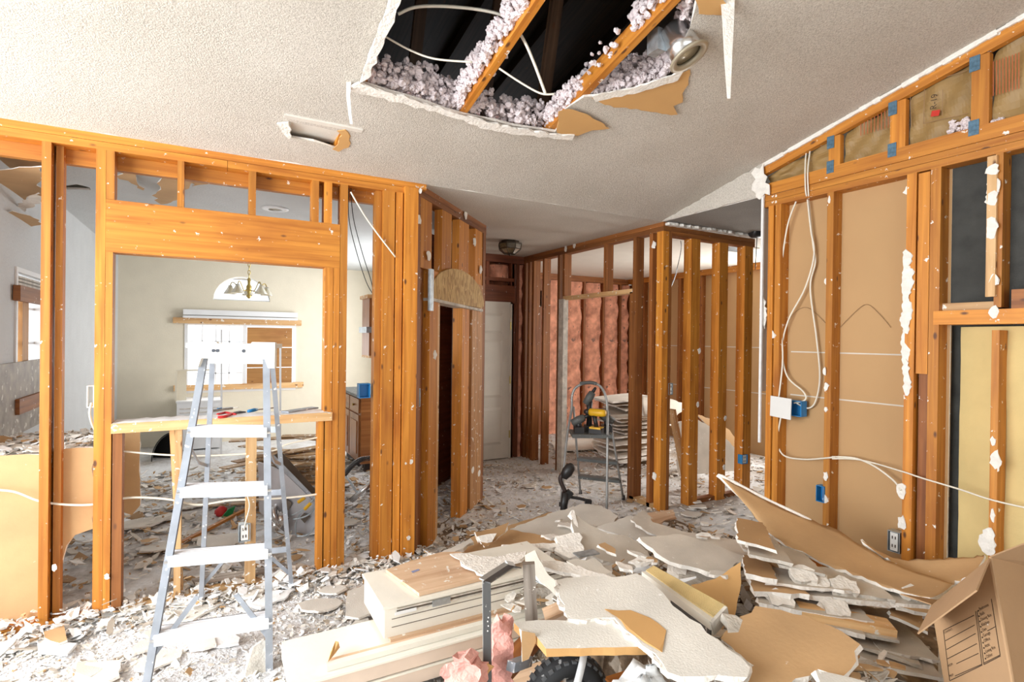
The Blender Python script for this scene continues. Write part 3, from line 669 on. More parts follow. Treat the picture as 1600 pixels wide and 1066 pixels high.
# plaster remnants left on the faces of studs
def blobs(parent, spots, name='plaster_patch', mat='gypsum'):
    for k, (P, u, v, w_, h_) in enumerate(spots):
        rnd = random.Random(k*7+int(P[2]*100)); n = 11
        pts = [(math.cos(t*math.tau/n)*w_*rnd.uniform(.3, .62), math.sin(t*math.tau/n)*h_*rnd.uniform(.36, .6)) for t in range(n)]
        slab(name, [pts], P, u, v, .006, (mat, mat, mat), parent, jag=.006, step=.012, grid=0, tear=.004, seed=k)
FR = ((0, -1, 0), (0, 0, 1))
sp = []
for px, py, w_, h_ in ((1418, 297, .05, .05), (1416, 405, .05, .1), (1417, 440, .06, .2), (1416, 490, .055, .24), (1415, 540, .06, .25), (1416, 590, .045, .18), (1289, 440, .02, .04), (1289, 580, .02, .05), (1291, 605, .03, .05),
                       (1290, 745, .03, .06), (1289, 780, .035, .05), (1290, 640, .02, .03), (1295, 312, .02, .05), (1551, 265, .05, .06), (1549, 290, .06, .11), (1549, 310, .05, .08), (1550, 355, .05, .11), (1552, 438, .04, .06), (1553, 487, .04, .06),
                       (1552, 632, .025, .06), (1555, 720, .04, .1), (1551, 690, .02, .05), (1545, 850, .08, .14), (1550, 805, .02, .07), (1191, 490, .05, .2), (1206, 524, .05, .06), (1409, 768, .05, .08), (1409, 817, .05, .08), (1192, 305, .05, .05)):
    P = fx(px, py, XR-.006 if px < 1540 or py > 480 else XR-.024); sp.append((P, *FR, w_, h_))
blobs(WR, sp)
for px, py in ((1022, 402), (1018, 640), (1019, 745), (883, 388), (896, 378)): pass
blobs(WB, [(fx(px, py, XR-.012), *FR, .05, .07) for px, py in ((1020, 383), (1022, 745), (897, 382), (884, 388))])
blobs(WH, [(fy(px, py, YA-.006), (1, 0, 0), (0, 0, 1), .035, .05) for px, py in ((1090, 395), (1093, 548), (1091, 632), (1133, 653), (1131, 730), (1110, 365))])
blobs(WC, [(AO+AU*aS(px, py)[0]+AN*.012+V((0, 0, aS(px, py)[1])), AU, (0, 0, 1), .06, .07) for px, py in ((654, 343), (741, 378), (749, 422), (677, 555), (667, 400), (738, 735), (748, 740), (726, 335), (672, 430))])
blobs(WA, [(V((xA(px, py), YA-.035 if px > 615 else YA-.006, zA(px, py))), (1, 0, 0), (0, 0, 1), .022, .035) for px, py in ((630, 800), (636, 838), (640, 720), (86, 886), (168, 900), (610, 845), (655, 300))])

# ---- kitchen shell
zw0, zw1 = fy(370, 612, YK).z, fy(370, 505, YK).z
kx = lambda px, py=560: fy(px, py, YK).x
ax0, ax1, az0 = kx(333, 470), kx(422, 470), fy(378, 470, YK).z
arc = [(ax0+(ax1-ax0)/2*(1-math.cos(math.pi*k/14)), az0+.33*math.sin(math.pi*k/14)) for k in range(15)]
bx0, bx1 = kx(288), kx(462)
WKB = outer('wall_kitchen_back', 'y', YK, XK-.1, 2.3, 0, H, [(bx0, bx1, zw0, zw1), arc], 'paint_cream', 'cream kitchen back wall with a half-round window', inner='paint_cream', sgn=-1)
W3 = struct(E('window_3', ((ax0+ax1)/2, YK, az0)), 'half-round bright window high on the cream kitchen wall', 'window')
MB().tube([(x, YK+.05, z) for x, z in arc]+[(ax0, YK+.05, az0)], .018, 6).build('window_frame', 'vinyl_white', W3)
mesh('window_pane', [(x, YK+.06, z) for x, z in arc], [tuple(range(15))], 'glass', parent=W3)
W2 = struct(E('window_2', ((bx0+bx1)/2, YK, zw0)), 'kitchen window with white grid, right half boarded with plywood', 'window')
xm = kx(382)
part('window_frame', 'vinyl_white', W2, (bx0, bx0+.04, YK-.01, YK+.08, zw0, zw1), (bx1-.04, bx1, YK-.01, YK+.08, zw0, zw1), (bx0+.04, bx1-.04, YK-.01, YK+.08, zw1-.04, zw1), (bx0+.04, bx1-.04, YK-.01, YK+.08, zw0, zw0+.04), (xm-.025, xm+.025, YK-.01, YK+.08, zw0+.04, zw1-.04))
part('window_pane', 'glass', W2, (bx0+.04, xm-.025, YK+.05, YK+.056, zw0+.04, zw1-.04))
for k in range(1, 4): x = bx0+.04+(xm-bx0-.065)*k/4; part('muntin', 'vinyl_white', W2, (x-.008, x+.008, YK+.03, YK+.05, zw0+.04, zw1-.04))
for k in range(1, 4): z = zw0+.04+(zw1-zw0-.08)*k/4; part('muntin', 'vinyl_white', W2, (bx0+.04, xm-.025, YK+.03, YK+.05, z-.008, z+.008))
nb = 3
for k in range(nb):
    z0 = zw0+.045+(zw1-zw0-.09)*k/nb; part('boarding', 'board_ply', W2, (xm+.03, bx1-.05, YK+.0, YK+.018, z0, z0+(zw1-zw0-.09)/nb-.008))
for py, pa, pb in ((502, 270, 470), (603, 272, 474)): z = fy(370, py, YK).z; part('brace_board', 'pine_pale', W2, (kx(pa), kx(pb), YK-.045, YK-.013, z-.045, z+.03))
z = fy(370, 492, YK).z; part('blind_headrail', 'vinyl_white', W2, (kx(286), kx(463), YK-.1, YK-.02, z-.02, z+.05), (kx(286), kx(463), YK-.11, YK-.02, z-.06, z-.03))
zl0, zl1 = fx(45, 650, XK).z, fx(40, 422, XK).z
ly0, ly1 = fx(22, 540, XK).y, fx(72, 540, XK).y
outer('wall_kitchen_side', 'x', XK, YA+.1, YK, 0, H, [(ly0, ly1, zl0, zl1)], 'paint_grey', 'grey textured kitchen side wall behind the left studs', inner='paint_grey')
W4 = struct(E('window_4', (XK, (ly0+ly1)/2, zl0)), 'dim kitchen side window with raised blind behind the left studs', 'window')
part('window_frame', 'vinyl_white', W4, (XK-.1, XK+.01, ly0, ly0+.03, zl0, zl1), (XK-.1, XK+.01, ly1-.03, ly1, zl0, zl1), (XK-.1, XK+.01, ly0+.03, ly1-.03, zl1-.03, zl1), (XK-.1, XK+.01, ly0+.03, ly1-.03, zl0, zl0+.03))
part('window_pane', 'glass', W4, (XK-.09, XK-.085, ly0+.03, ly1-.03, zl0+.03, zl1-.03))
for k in range(1, 4): z = zl0+(zl1-zl0)*k/4; part('muntin', 'vinyl_white', W4, (XK-.08, XK-.06, ly0+.03, ly1-.03, z-.008, z+.008))
for k in range(5): z = zl1-.06-k*.022; part('blind_slat', 'gyp_dirty', W4, (XK-.05, XK+.0, ly0+.03, ly1-.03, z, z+.012))
for py0, py1 in ((443, 468), (627, 652)):
    z0, z1 = fx(22, py1, XK+.04).z, fx(22, py0, XK+.04).z; part('brace_board', 'pine_dark', W4, (XK+.005, XK+.04, ly0-.05, ly1+.1, z0, z1))
part('brace_post', 'board_ply', W4, (XK-.055, XK-.01, ly0+.2, ly0+.33, zl0+.03, zl1-.1))
# broken tile backsplash band and counter ledge
WT = part('backsplash', 'tile_brown', None, (XK, XK+.02, YA+.12, ly1+.3, .82, 1.26)); struct(WT, 'brown dusty backsplash band under the kitchen side window', 'wall')
outer('wall_kitchen_right', 'x', 2.15, 5.2, YK, 0, H, [(5.4, 7.6, .3, 2.2)], 'paint_white', 'white kitchen wall glimpsed between the corner studs', sgn=-1)  # unseen opening, made up to let the added kitchen lamp in

# ================================================================== CEILING HOLE
TR = struct(E('roof_truss_frame', (1.5, 1.5, 2.8)), 'exposed truss members inside the torn ceiling hole', 'roof truss')
def joist(px, py, name='truss_chord', mat='pine', w=.038, y0=-1.5, y1=YA):
    x = cpl(px, py).x
    return MB().beam((x+w/2, y0, cz(y0)+.062), (x+w/2, y1, cz(y1)+.062), w, .089, (0, 0, 1)).build(name, mat, TR)
joist(722, 176); joist(915, 146); joist(553, 150)
rnd = random.Random(2)
for px, py, top in ((664, 150, 0), (786, 170, 0), (905, 90, 0)):
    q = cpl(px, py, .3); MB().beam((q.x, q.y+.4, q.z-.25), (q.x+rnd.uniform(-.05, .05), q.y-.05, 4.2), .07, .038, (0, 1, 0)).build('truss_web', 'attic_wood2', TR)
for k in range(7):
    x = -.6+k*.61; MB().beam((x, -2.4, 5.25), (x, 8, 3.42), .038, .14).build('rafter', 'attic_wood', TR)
# blown insulation heaped along the far edge and on the chords
def clumps(name, pts, label, cat, mat='blown_wool', seed=1, parent=None):
    rnd = random.Random(seed); ico = []
    t = (1+5**.5)/2
    base = [V(v).normalized() for v in ((-1, t, 0), (1, t, 0), (-1, -t, 0), (1, -t, 0), (0, -1, t), (0, 1, t), (0, -1, -t), (0, 1, -t), (t, 0, -1), (t, 0, 1), (-t, 0, -1), (-t, 0, 1))]
    bf = [(0, 11, 5), (0, 5, 1), (0, 1, 7), (0, 7, 10), (0, 10, 11), (1, 5, 9), (5, 11, 4), (11, 10, 2), (10, 7, 6), (7, 1, 8), (3, 9, 4), (3, 4, 2), (3, 2, 6), (3, 6, 8), (3, 8, 9), (4, 9, 5), (2, 4, 11), (6, 2, 10), (8, 6, 7), (9, 8, 1)]
    vs = list(base); cache = {}; fs = []
    def mid(a, b):
        k = (min(a, b), max(a, b))
        if k not in cache: cache[k] = len(vs); vs.append(((vs[a]+vs[b])/2).normalized())
        return cache[k]
    for a, b, c in bf:
        d, e, f = mid(a, b), mid(b, c), mid(c, a); fs += [(a, d, f), (b, e, d), (c, f, e), (d, e, f)]
    W_ = []; G = []
    for P, r in pts:
        n = len(W_); sx, sy, sz = [r*rnd.uniform(.7, 1.3) for _ in range(3)]
        for v in vs:
            k = rnd.uniform(.62, 1.3); W_.append(V((P[0]+v.x*sx*k, P[1]+v.y*sy*k, P[2]+v.z*sz*k)))
        G += [tuple(i+n for i in f) for f in fs]
    o = mesh(name, W_, G, mat, parent=parent)
    return tag(o, label, cat, kind='stuff') if not parent else o
def along(pix, n, hgt, rr, rnd, zoff=.02, back=.14):
    seg = [cpl(*p) for p in pix]; out = []
    for _ in range(n):
        i = rnd.randrange(len(seg)-1); q = seg[i].lerp(seg[i+1], rnd.random()); h = rnd.random()**1.1*hgt*rnd.uniform(.6, 1)
        out.append(((q.x+rnd.uniform(-.03, .03), q.y+rnd.random()*back+.01, q.z+zoff+h+.012), rnd.uniform(*rr)))
    return out
rnd = random.Random(21)
pts = along([(570, 128), (640, 150), (720, 176), (800, 194), (868, 204)], 1100, .15, (.007, .02), rnd)
pts += along([(640, 150), (720, 176)], 200, .2, (.007, .02), rnd)
clumps('blown_insulation', pts, 'pinkish white loose insulation heaped along the left part of the hole edge', 'insulation', seed=5)
pts = along([(868, 204), (884, 172), (912, 150), (940, 148)], 380, .1, (.007, .018), rnd) + along([(935, 148), (990, 140), (1050, 120)], 650, .17, (.007, .02), rnd) + along([(1050, 120), (1072, 96), (1080, 40), (1090, -20)], 380, .12, (.007, .02), rnd, back=.05)
clumps('blown_insulation', pts, 'pinkish white loose insulation heaped beside the recessed lamp housing', 'insulation', seed=6)
def on_chord(px, py, f0, f1, n, side):
    x = cpl(px, py).x; y1 = cpl(px, py).y; out = []
    for _ in range(n):
        y = y1-rnd.uniform(f0, f1); out.append(((x+side+rnd.uniform(-.03, .02), y, cz(y)+.05+rnd.uniform(-.01, .09)), rnd.uniform(.007, .019)))
    return out
clumps('blown_insulation', on_chord(722, 176, .0, .75, 480, -.02)+on_chord(722, 176, .1, .45, 20, .05), 'loose white insulation clinging to the left exposed chord', 'insulation', seed=7)
clumps('blown_insulation', on_chord(915, 146, .35, .75, 150, .0)+on_chord(915, 146, .05, .3, 12, -.02), 'loose white insulation clinging to the right exposed chord', 'insulation', seed=8)
# torn paper flaps and lips hanging around the hole
def flap(name, pix, drop, tilt, mats, label, cat, th=.002, seed=1, jag=.006, **kw):
    P = cpl(*pix[0], -drop); N = (CN+V(tilt)).normalized()
    o = slab_px(name, pix, P, N, th, mats, jag=jag, step=.03, seed=seed, **kw); return tag(o, label, cat)
PP = ('torn_paper', 'torn_paper', 'torn_paper'); GG = ('gypsum', 'gypsum', 'gypsum')
flap('paper_flap', [(925, 152), (990, 142), (1050, 124), (1079, 110), (1076, 134), (1069, 140), (1067, 160), (1053, 166), (1057, 179), (1010, 174), (946, 163)], .012, (0, .0, 0), PP, 'large tan torn paper flap under the recessed lamp housing', 'paper flap', seed=2)
flap('paper_flap', [(872, 172), (888, 168), (915, 176), (953, 200), (925, 201), (905, 210), (870, 206)], .012, (0, 0, 0), PP, 'small pointed tan paper flap at the lower tip of the hole', 'paper flap', seed=3)
flap('paper_flap', [(1085, -10), (1128, -12), (1132, 24), (1092, 22)], .014, (0, 0, 0), PP, 'tan torn paper patch at the top right of the ceiling hole', 'paper flap', seed=4)
flap('drywall_lip', [(560, 128), (640, 154), (720, 180), (800, 198), (868, 208), (897, 209), (893, 218), (840, 212), (760, 200), (690, 178), (620, 160), (545, 138)], .016, (0, 0, 0), GG, 'white torn plasterboard lip along the far hole edge', 'drywall', .01, 5, .008)
flap('drywall_lip', [(612, -10), (628, -10), (606, 50), (576, 122), (562, 130), (578, 78)], .016, (0, 0, 0), GG, 'straight white plasterboard edge down the left side of hole', 'drywall', .012, 6, .003)
flap('drywall_lip', [(925, 150), (990, 138), (1050, 118), (1072, 104), (1060, 124), (990, 148), (930, 158)], .018, (0, 0, 0), GG, 'thin white plasterboard rim above the large tan flap', 'drywall', .008, 7, .004)
# hanging strips
def strip(name, pxs, dep, w_, mat, label, cat):
    b = MB(); P = [fd(a, c, dep) for a, c in pxs]
    for i in range(len(P)-1):
        w0, w1 = w_[i], w_[i+1]
        b.add([P[i]-RT*w0, P[i]+RT*w0, P[i+1]+RT*w1, P[i+1]-RT*w1, P[i]-RT*w0+FW*.004, P[i]+RT*w0+FW*.004, P[i+1]+RT*w1+FW*.004, P[i+1]-RT*w1+FW*.004], [(0, 1, 2, 3), (7, 6, 5, 4), (0, 3, 7, 4), (1, 5, 6, 2), (0, 4, 5, 1), (3, 2, 6, 7)])
    return tag(b.build(name, mat), label, cat)
d1 = (cpl(1136, 0)-CAM).dot(FW); d2 = (cpl(548, 128)-CAM).dot(FW)
strip('joint_tape', [(1137, -8), (1138, 30), (1138, 90), (1139, 154)], d1, [.03, .024, .016, .006], 'gypsum', 'long white paper tape strip hanging from the ceiling', 'tape')
strip('joint_tape', [(545, 124), (544, 150), (547, 180), (549, 194)], d2, [.012, .009, .007, .006], 'gypsum', 'short torn strip dangling left of the ceiling hole', 'tape')
# slot in the ceiling: box behind it and the broken rim
q = [cpl(*p) for p in slot_px]; xs = [p.x for p in q]; ys = [p.y for p in q]
o = MB().box(min(xs)-.03, max(xs)+.03, min(ys)-.06, max(ys)+.05, cz(max(ys))+.045, cz(max(ys))+.055).build('duct_lining', 'gyp_face_light'); tag(o, 'dirty grey board visible inside the small ceiling slot', 'board')
flap('drywall_lip', [(527, 205), (540, 203), (548, 214), (546, 230), (530, 237), (520, 233), (528, 226), (533, 212)], .006, (0, 0, 0), ('torn_paper',)*3, 'orange torn paper rim at the right end of slot', 'drywall', .004, 8)
flap('drywall_lip', [(433, 192), (452, 190), (453, 216), (446, 212)], .006, (0, 0, 0), GG, 'crumbled white rim at the left end of slot', 'drywall', .006, 9)
# recessed can lamp hanging loose
dc = (cpl(1070, 95)-CAM).dot(FW)-.0
A = fd(1077, 89, dc-.16); B = fd(1048, 42, dc-.13); ax = (A-B).normalized()
CL = E('recessed_lamp', B, 'silver recessed lamp can dangling at the hole corner', 'lamp'); L_ = (A-B).length
MB().lathe([(.0, 0), (.045, 0), (.062, .015), (.064, L_*.45), (.07, L_*.5), (.072, L_-.008), (.066, L_-.008), (.06, .03), (0, .03)], B, ax, 24).build('can_housing', 'steel_bright', CL, True)
MB().lathe([(.062, L_-.02), (.092, L_-.006), (.094, L_), (.088, L_+.006), (.06, L_-.002)], B, ax, 28, closed=True).build('trim_ring', 'ring_beige', CL, True)
MB().lathe([(0, L_-.03), (.06, L_-.022), (.06, L_-.018), (0, L_-.012)], B, ax, 24).build('lens', 'lamp_glass', CL, True)
jb = B+RT*-.06+FW*.02-UP*.06
MB().beam(jb-V((0, 0, .05)), jb+V((0, 0, .05)), .05, .07, (0, 1, 0)).build('junction_box', 'galv', CL)
# cables in the hole
d = (cpl(700, 60)-CAM).dot(FW)+.12
def pxw(name, lst, dep, r, mat, label, n=8):
    return tag(wire(name, [fd(a, b, dep if len(c) == 0 else dep+c[0]) for a, b, *c in lst], r, mat, None, n), label, 'cable')
pxw('cable', [(622, 22), (650, 11), (700, 10), (760, 17), (795, 30), (818, 62), (835, 100), (852, 146)], d, .007, 'cable_white', 'thick white cable arching across the ceiling hole')
pxw('cable', [(600, 56), (640, 78), (680, 92), (738, 97)], d, .0045, 'cable_white', 'thin white cable sagging at the left of the hole')
pxw('cable', [(780, 107), (815, 130), (845, 146), (866, 147)], d, .0045, 'cable_white', 'thin white cable sagging between the two chords')

# ================================================================== LIGHT FITTINGS
q = fz(797, 377, H); LF = E('ceiling_lamp', q, 'octagonal bronze and glass ceiling lamp in the entry', 'lamp')
R_ = .125
MB().lathe([(0, 0), (R_*.75, 0), (R_*.8, -.02), (R_, -.022), (R_, -.035), (0, -.035)], q, (0, 0, 1), 8).build('canopy', 'bronze_dark', LF)
MB().lathe([(R_*.96, -.036), (R_*.9, -.085), (R_*.45, -.13), (R_*.43, -.128), (R_*.87, -.082), (R_*.93, -.036)], q, (0, 0, 1), 8, closed=True).build('shade', 'amber_glass', LF)
b = MB(); axs = V((0, 0, 1)).orthogonal(); 
for k in range(8):
    a = axs.normalized(); bb = V((0, 0, 1)).cross(a); e = a*math.cos(k*math.tau/8)+bb*math.sin(k*math.tau/8); e2 = a*math.cos((k+1)*math.tau/8)+bb*math.sin((k+1)*math.tau/8)
    b.tube([q+e*R_*.98+V((0, 0, -.036)), q+e*R_*.92+V((0, 0, -.085)), q+e*R_*.46+V((0, 0, -.131))], .004, 5)
    for rr, zz in ((.92, -.085), (.46, -.131)): b.tube([q+e*R_*rr+V((0, 0, zz)), q+e2*R_*rr+V((0, 0, zz))], .004, 5)
b.build('cage', 'bronze_dark', LF); MB().lathe([(0, -.15), (.012, -.146), (.014, -.135), (.03, -.132), (0, -.13)], q, (0, 0, 1), 10).build('finial', 'bronze_dark', LF)
# chandelier in the kitchen
q = fd(389, 448, 6.2); CH = E('chandelier', q, 'brass five-arm chandelier with bell glass shades in the kitchen', 'chandelier')
MB().lathe([(0, -.14), (.012, -.135), (.03, -.11), (.012, -.09), (.022, -.05), (.03, 0), (.014, .03), (.02, .08), (.01, .1), (.0, .11)], q, (0, 0, 1), 14).build('column', 'brass', CH, True)
b = MB()
for k in range(int((H-q.z-.1)/.045)):
    z = q.z+.1+k*.045; c = V((q.x, q.y, z+.02)); ring = [c+V(((math.cos(t*math.tau/8)*.013 if k % 2 else 0), (0 if k % 2 else math.cos(t*math.tau/8)*.013), math.sin(t*math.tau/8)*.028)) for t in range(9)]
    b.tube(ring, .004, 4, caps=False)
b.build('chain', 'brass', CH)
for k in range(5):
    a = k*math.tau/5+.3; e = V((math.cos(a), math.sin(a), 0))
    MB().tube(smooth_path([q+e*.02+V((0, 0, -.04)), q+e*.09+V((0, 0, -.05)), q+e*.15+V((0, 0, .03)), q+e*.18+V((0, 0, .045)), q+e*.2+V((0, 0, .01))], 5), .006, 6).build('arm', 'brass', CH, True)
    MB().lathe([(.018, .01), (.024, -.01), (.04, -.04), (.068, -.085), (.07, -.09), (.064, -.086), (.036, -.042), (.02, -.01)], q+e*.2, (0, 0, 1), 16, closed=True).build('shade', 'lamp_glass', CH, True)
q = fz(430, 326, H); DL = E('downlight', q, 'small round downlight in the grey kitchen ceiling', 'lamp')
MB().lathe([(.055, 0), (.1, 0), (.1, -.006), (.055, -.012)], q, (0, 0, 1), 20, closed=True).build('trim_ring', 'vinyl_white', DL, True); MB().lathe([(0, -.002), (.055, -.002), (.055, .0), (0, .0)], q, (0, 0, 1), 16).build('lens', 'lamp_glass', DL)
# torn ceiling paper in the kitchen
def kflap(pix, label, seed, z=H-.03, mats=('torn_paper', 'gyp_back', 'gypsum'), tilt=(0, 0, 0)):
    P = fz(*pix[0], z); o = slab_px('paper_flap', pix, P, V((0, 0, 1))+V(tilt), .004, mats, jag=.02, step=.06, seed=seed); return tag(o, label, 'paper flap')
kflap([(-60, 228), (62, 226), (140, 240), (148, 252), (60, 260), (-60, 268)], 'brown torn ceiling board above the leftmost studs', 1)
kflap([(-90, 268), (64, 260), (66, 318), (44, 308), (30, 326), (-90, 322)], 'large tan hanging ceiling board behind the leftmost stud', 2, H-.16)
kflap([(-90, 352), (20, 330), (62, 345), (64, 352), (10, 362), (-90, 366)], 'lower tan hanging ceiling board behind the leftmost stud', 6, H-.3)
kflap([(-90, 320), (30, 322), (60, 300), (66, 318), (40, 328), (10, 336), (-90, 340)], 'white torn plaster edge between the hanging boards', 7, H-.23, ('gypsum',)*3)
kflap([(186, 258), (212, 262), (212, 280), (224, 296), (200, 280), (186, 277)], 'tan torn ceiling paper at left above the header', 3)
kflap([(252, 265), (276, 266), (300, 280), (278, 310), (252, 318), (238, 303), (250, 290)], 'tan torn ceiling paper curl in the middle above header', 4, H-.05)
kflap([(290, 270), (330, 272), (368, 288), (330, 286), (300, 290)], 'pale torn ceiling paper strip right of the curl', 5, H-.03, ('gypsum', 'torn_paper', 'gypsum'))

# ================================================================== ELECTRICAL
def xw(px, py, dx=.03): return fx(px, py, XR+dx)
def rwire(pix, r, label, dx=.03, mat='cable_white'):
    return tag(wire('cable', [xw(p[0], p[1], p[2] if len(p) > 2 else dx) for p in pix], r, mat, None, 6), label, 'cable')
rwire([(1245, 312), (1230, 355), (1220, 430), (1219, 500), (1223, 560), (1216, 628, .0)], .0055, 'leftmost white cable hanging in the first right-wall bay')
rwire([(1261, 306), (1267, 360), (1272, 398), (1258, 450), (1232, 500), (1222, 545), (1230, 588), (1255, 612), (1258, 625), (1240, 630, .01)], .0055, 'white cable looping left down to the white cover plate', .045)
rwire([(1263, 306), (1270, 380), (1274, 410), (1266, 450), (1276, 530), (1281, 590), (1274, 628), (1262, 638), (1245, 630, .01)], .0055, 'white cable looping right down to the white cover plate', .06)
rwire([(1220, 652, .0), (1215, 690), (1225, 712), (1256, 718), (1290, 716, -.008), (1306, 714, -.008)], .0055, 'white cable running from cover plate to second stud', .02)
rwire([(1300, 714, -.008), (1335, 716), (1365, 728), (1395, 750), (1408, 766, -.012)], .0055, 'upper white cable between second and third right studs', .02)
rwire([(1300, 717, -.008), (1345, 719), (1410, 737, -.01), (1440, 747, -.012), (1500, 765, -.006), (1552, 782, -.012), (1640, 802, -.01), (1900, 862, -.012), (2400, 960, -.01)], .0045, 'long white cable crossing the yellow foam bay', .02)
rwire([(1262, 222), (1259, 245), (1258, 272, -.012), (1259, 300, -.012), (1262, 310)], .005, 'left short cable through the gable plate', .02)
rwire([(1268, 220), (1264, 248), (1262, 272, -.012), (1263, 300, -.012), (1264, 310)], .005, 'right short cable through the gable plate', .02)
rwire([(1222, 520, .08), (1240, 490, .08), (1262, 481, .08), (1290, 505, .08)], .0015, 'thin brown curved mark wire in the first bay', .08, 'cardboard_in')
rwire([(1312, 512, .08), (1340, 484, .08), (1356, 476, .08), (1375, 492, .08), (1392, 512, .08)], .0015, 'thin brown curved mark wire in the second bay', .08, 'cardboard_in')
def box_thing(name, c, u, v, w_, h_, d_, label, body='blue_plastic', plate=None, outlet=False, fixed=True):
    "electrical box: open-fronted body with rim, device or plate; u right, v up, front = u x v"
    u = V(u).normalized(); v = V(v).normalized(); n = u.cross(v); c = V(c)
    R = E(name, c, label, 'electrical box'); b = MB(); t = .004
    for a0, a1, b0, b1 in ((-w_/2, -w_/2+t, -h_/2, h_/2), (w_/2-t, w_/2, -h_/2, h_/2), (-w_/2+t, w_/2-t, h_/2-t, h_/2), (-w_/2+t, w_/2-t, -h_/2, -h_/2+t), (-w_/2+t, w_/2-t, -h_/2+t, h_/2-t)):
        dd = d_ if not (a1-a0 > t*2 and b1-b0 > t*2) else t
        b.beam(c+u*(a0+a1)/2+v*(b0+b1)/2-n*d_, c+u*(a0+a1)/2+v*(b0+b1)/2-n*(d_-dd), abs(a1-a0), abs(b1-b0), v)
    b.build('box_body', body, R)
    if plate:
        pw, ph = plate; MB().beam(c+n*.001, c+n*.007, pw, ph, v).build('cover_plate', 'white_plastic', R)
    if outlet:
        MB().beam(c-n*.03, c-n*.004, w_*.62, h_*.86, v).build('device', 'white_plastic', R)
        for s in (-1, 1):
            for k in (-1, 1): MB().beam(c+v*(s*h_*.2)+u*(k*w_*.12)-n*.006, c+v*(s*h_*.2)+u*(k*w_*.12)-n*.0025, .005, .016, v).build('slot', 'ink', R)
    return R
RF = ((0, -1, 0), (0, 0, 1))          # on the right wall, facing the room
q = xw(1238, 638, -.005); box_thing('switch_box', q, *RF, .12, .10, .06, 'wide blue box with a tilted white cover plate on the right wall')
MB_ = fx(1221, 638, XR-.03); R = bpy.data.objects['switch_box']
MB().beam(xw(1204, 634, -.02), xw(1236, 640, -.05), .006, .135, (0, 0, 1)).build('cover_plate', 'white_plastic', R)
q = xw(1281, 772, -.012); box_thing('outlet_box', q, *RF, .05, .10, .05, 'small blue box beside the second right-wall stud')
q = xw(1396, 847, .0); box_thing('outlet_box', q, *RF, .062, .115, .05, 'outlet with metal box low beside third right-wall stud', 'galv', outlet=True)
q = fy(1164, 718, YA-.01); box_thing('outlet_box', q, (1, 0, 0), (0, 0, 1), .075, .085, .05, 'blue box low on the last hall stud', outlet=True)
q = fy(1048, 608, YA-.004); box_thing('switch_box', q, (1, 0, 0), (0, 0, 1), .05, .10, .05, 'pale blue switch box right of the corner post', 'galv', outlet=True)
q = fy(570, 611, YA+.04); box_thing('switch_box', q, (1, 0, 0), (0, 0, 1), .07, .09, .06, 'bright blue box left of the corner studs')
q = AO+AU*aS(656.5, 622)[0]+V((0, 0, aS(656.5, 622)[1]))-AN*.01; box_thing('switch_box', q, AU, (0, 0, 1), .05, .12, .03, 'white rocker switch between the corner studs', 'galv', outlet=True)
q = fy(382, 833, YA-.012); box_thing('outlet_box', q, (1, 0, 0), (0, 0, 1), .06, .10, .04, 'loose white outlet on the middle short stud', 'galv', outlet=True)
q = fy(141, 620, YA+.03); box_thing('switch_box', q, (1, 0, 0), (0, 0, 1), .03, .11, .05, 'white box on the edge of the left king stud', 'white_plastic')
# cable threaded through the left wall studs
def awire(pix, r, label, dy=.045, mat='cable_white'):
    return tag(wire('cable', [fy(p[0], p[1], YA+(p[2] if len(p) > 2 else dy)) for p in pix], r, mat, None, 6), label, 'cable')
awire([(-40, 765), (20, 768), (70, 785), (140, 789), (200, 778), (260, 780), (310, 789), (360, 782), (420, 780), (470, 776), (510, 770)], .006, 'long white cable threaded low through the left wall studs')
awire([(-40, 770), (30, 772), (95, 762), (120, 745), (146, 720)], .004, 'thin white cable behind the leftmost stud', .1)
awire([(190, 705), (260, 711), (330, 712), (420, 706), (450, 694), (505, 682)], .005, 'upper white cable under the pass-through sill')
awire([(384, 768), (390, 790), (384, 815), (381, 828)], .004, 'short white cable dropping to the loose outlet', -.01)
awire([(545, 290, .06), (545, 340, .07), (556, 390, .09), (572, 440, .12), (584, 462, .14)], .0025, 'thin black cable drooping left of corner studs', .08, 'cable_black')
awire([(548, 290, .06), (552, 340, .07), (566, 395, .09), (580, 440, .12), (585, 470, .14)], .0025, 'second thin black cable drooping left of corner studs', .08, 'cable_black')
awire([(548, 300, -.01), (575, 345, -.01), (618, 402, -.02)], .005, 'white cord stretched diagonally by the corner studs', -.01)
awire([(143, 630, .02), (140, 645, .0), (143, 660, .03), (148, 672, .06)], .006, 'white cable curling below the box on king stud')
tag(wire('cable', [fx(1014, 345, XR+.05), fy(1062, 372, 3.9), fy(1058, 420, 3.9), fy(1047, 452, 4.0)], .005, 'galv', None, 8), 'grey flexible cable hanging behind the hall studs', 'cable')
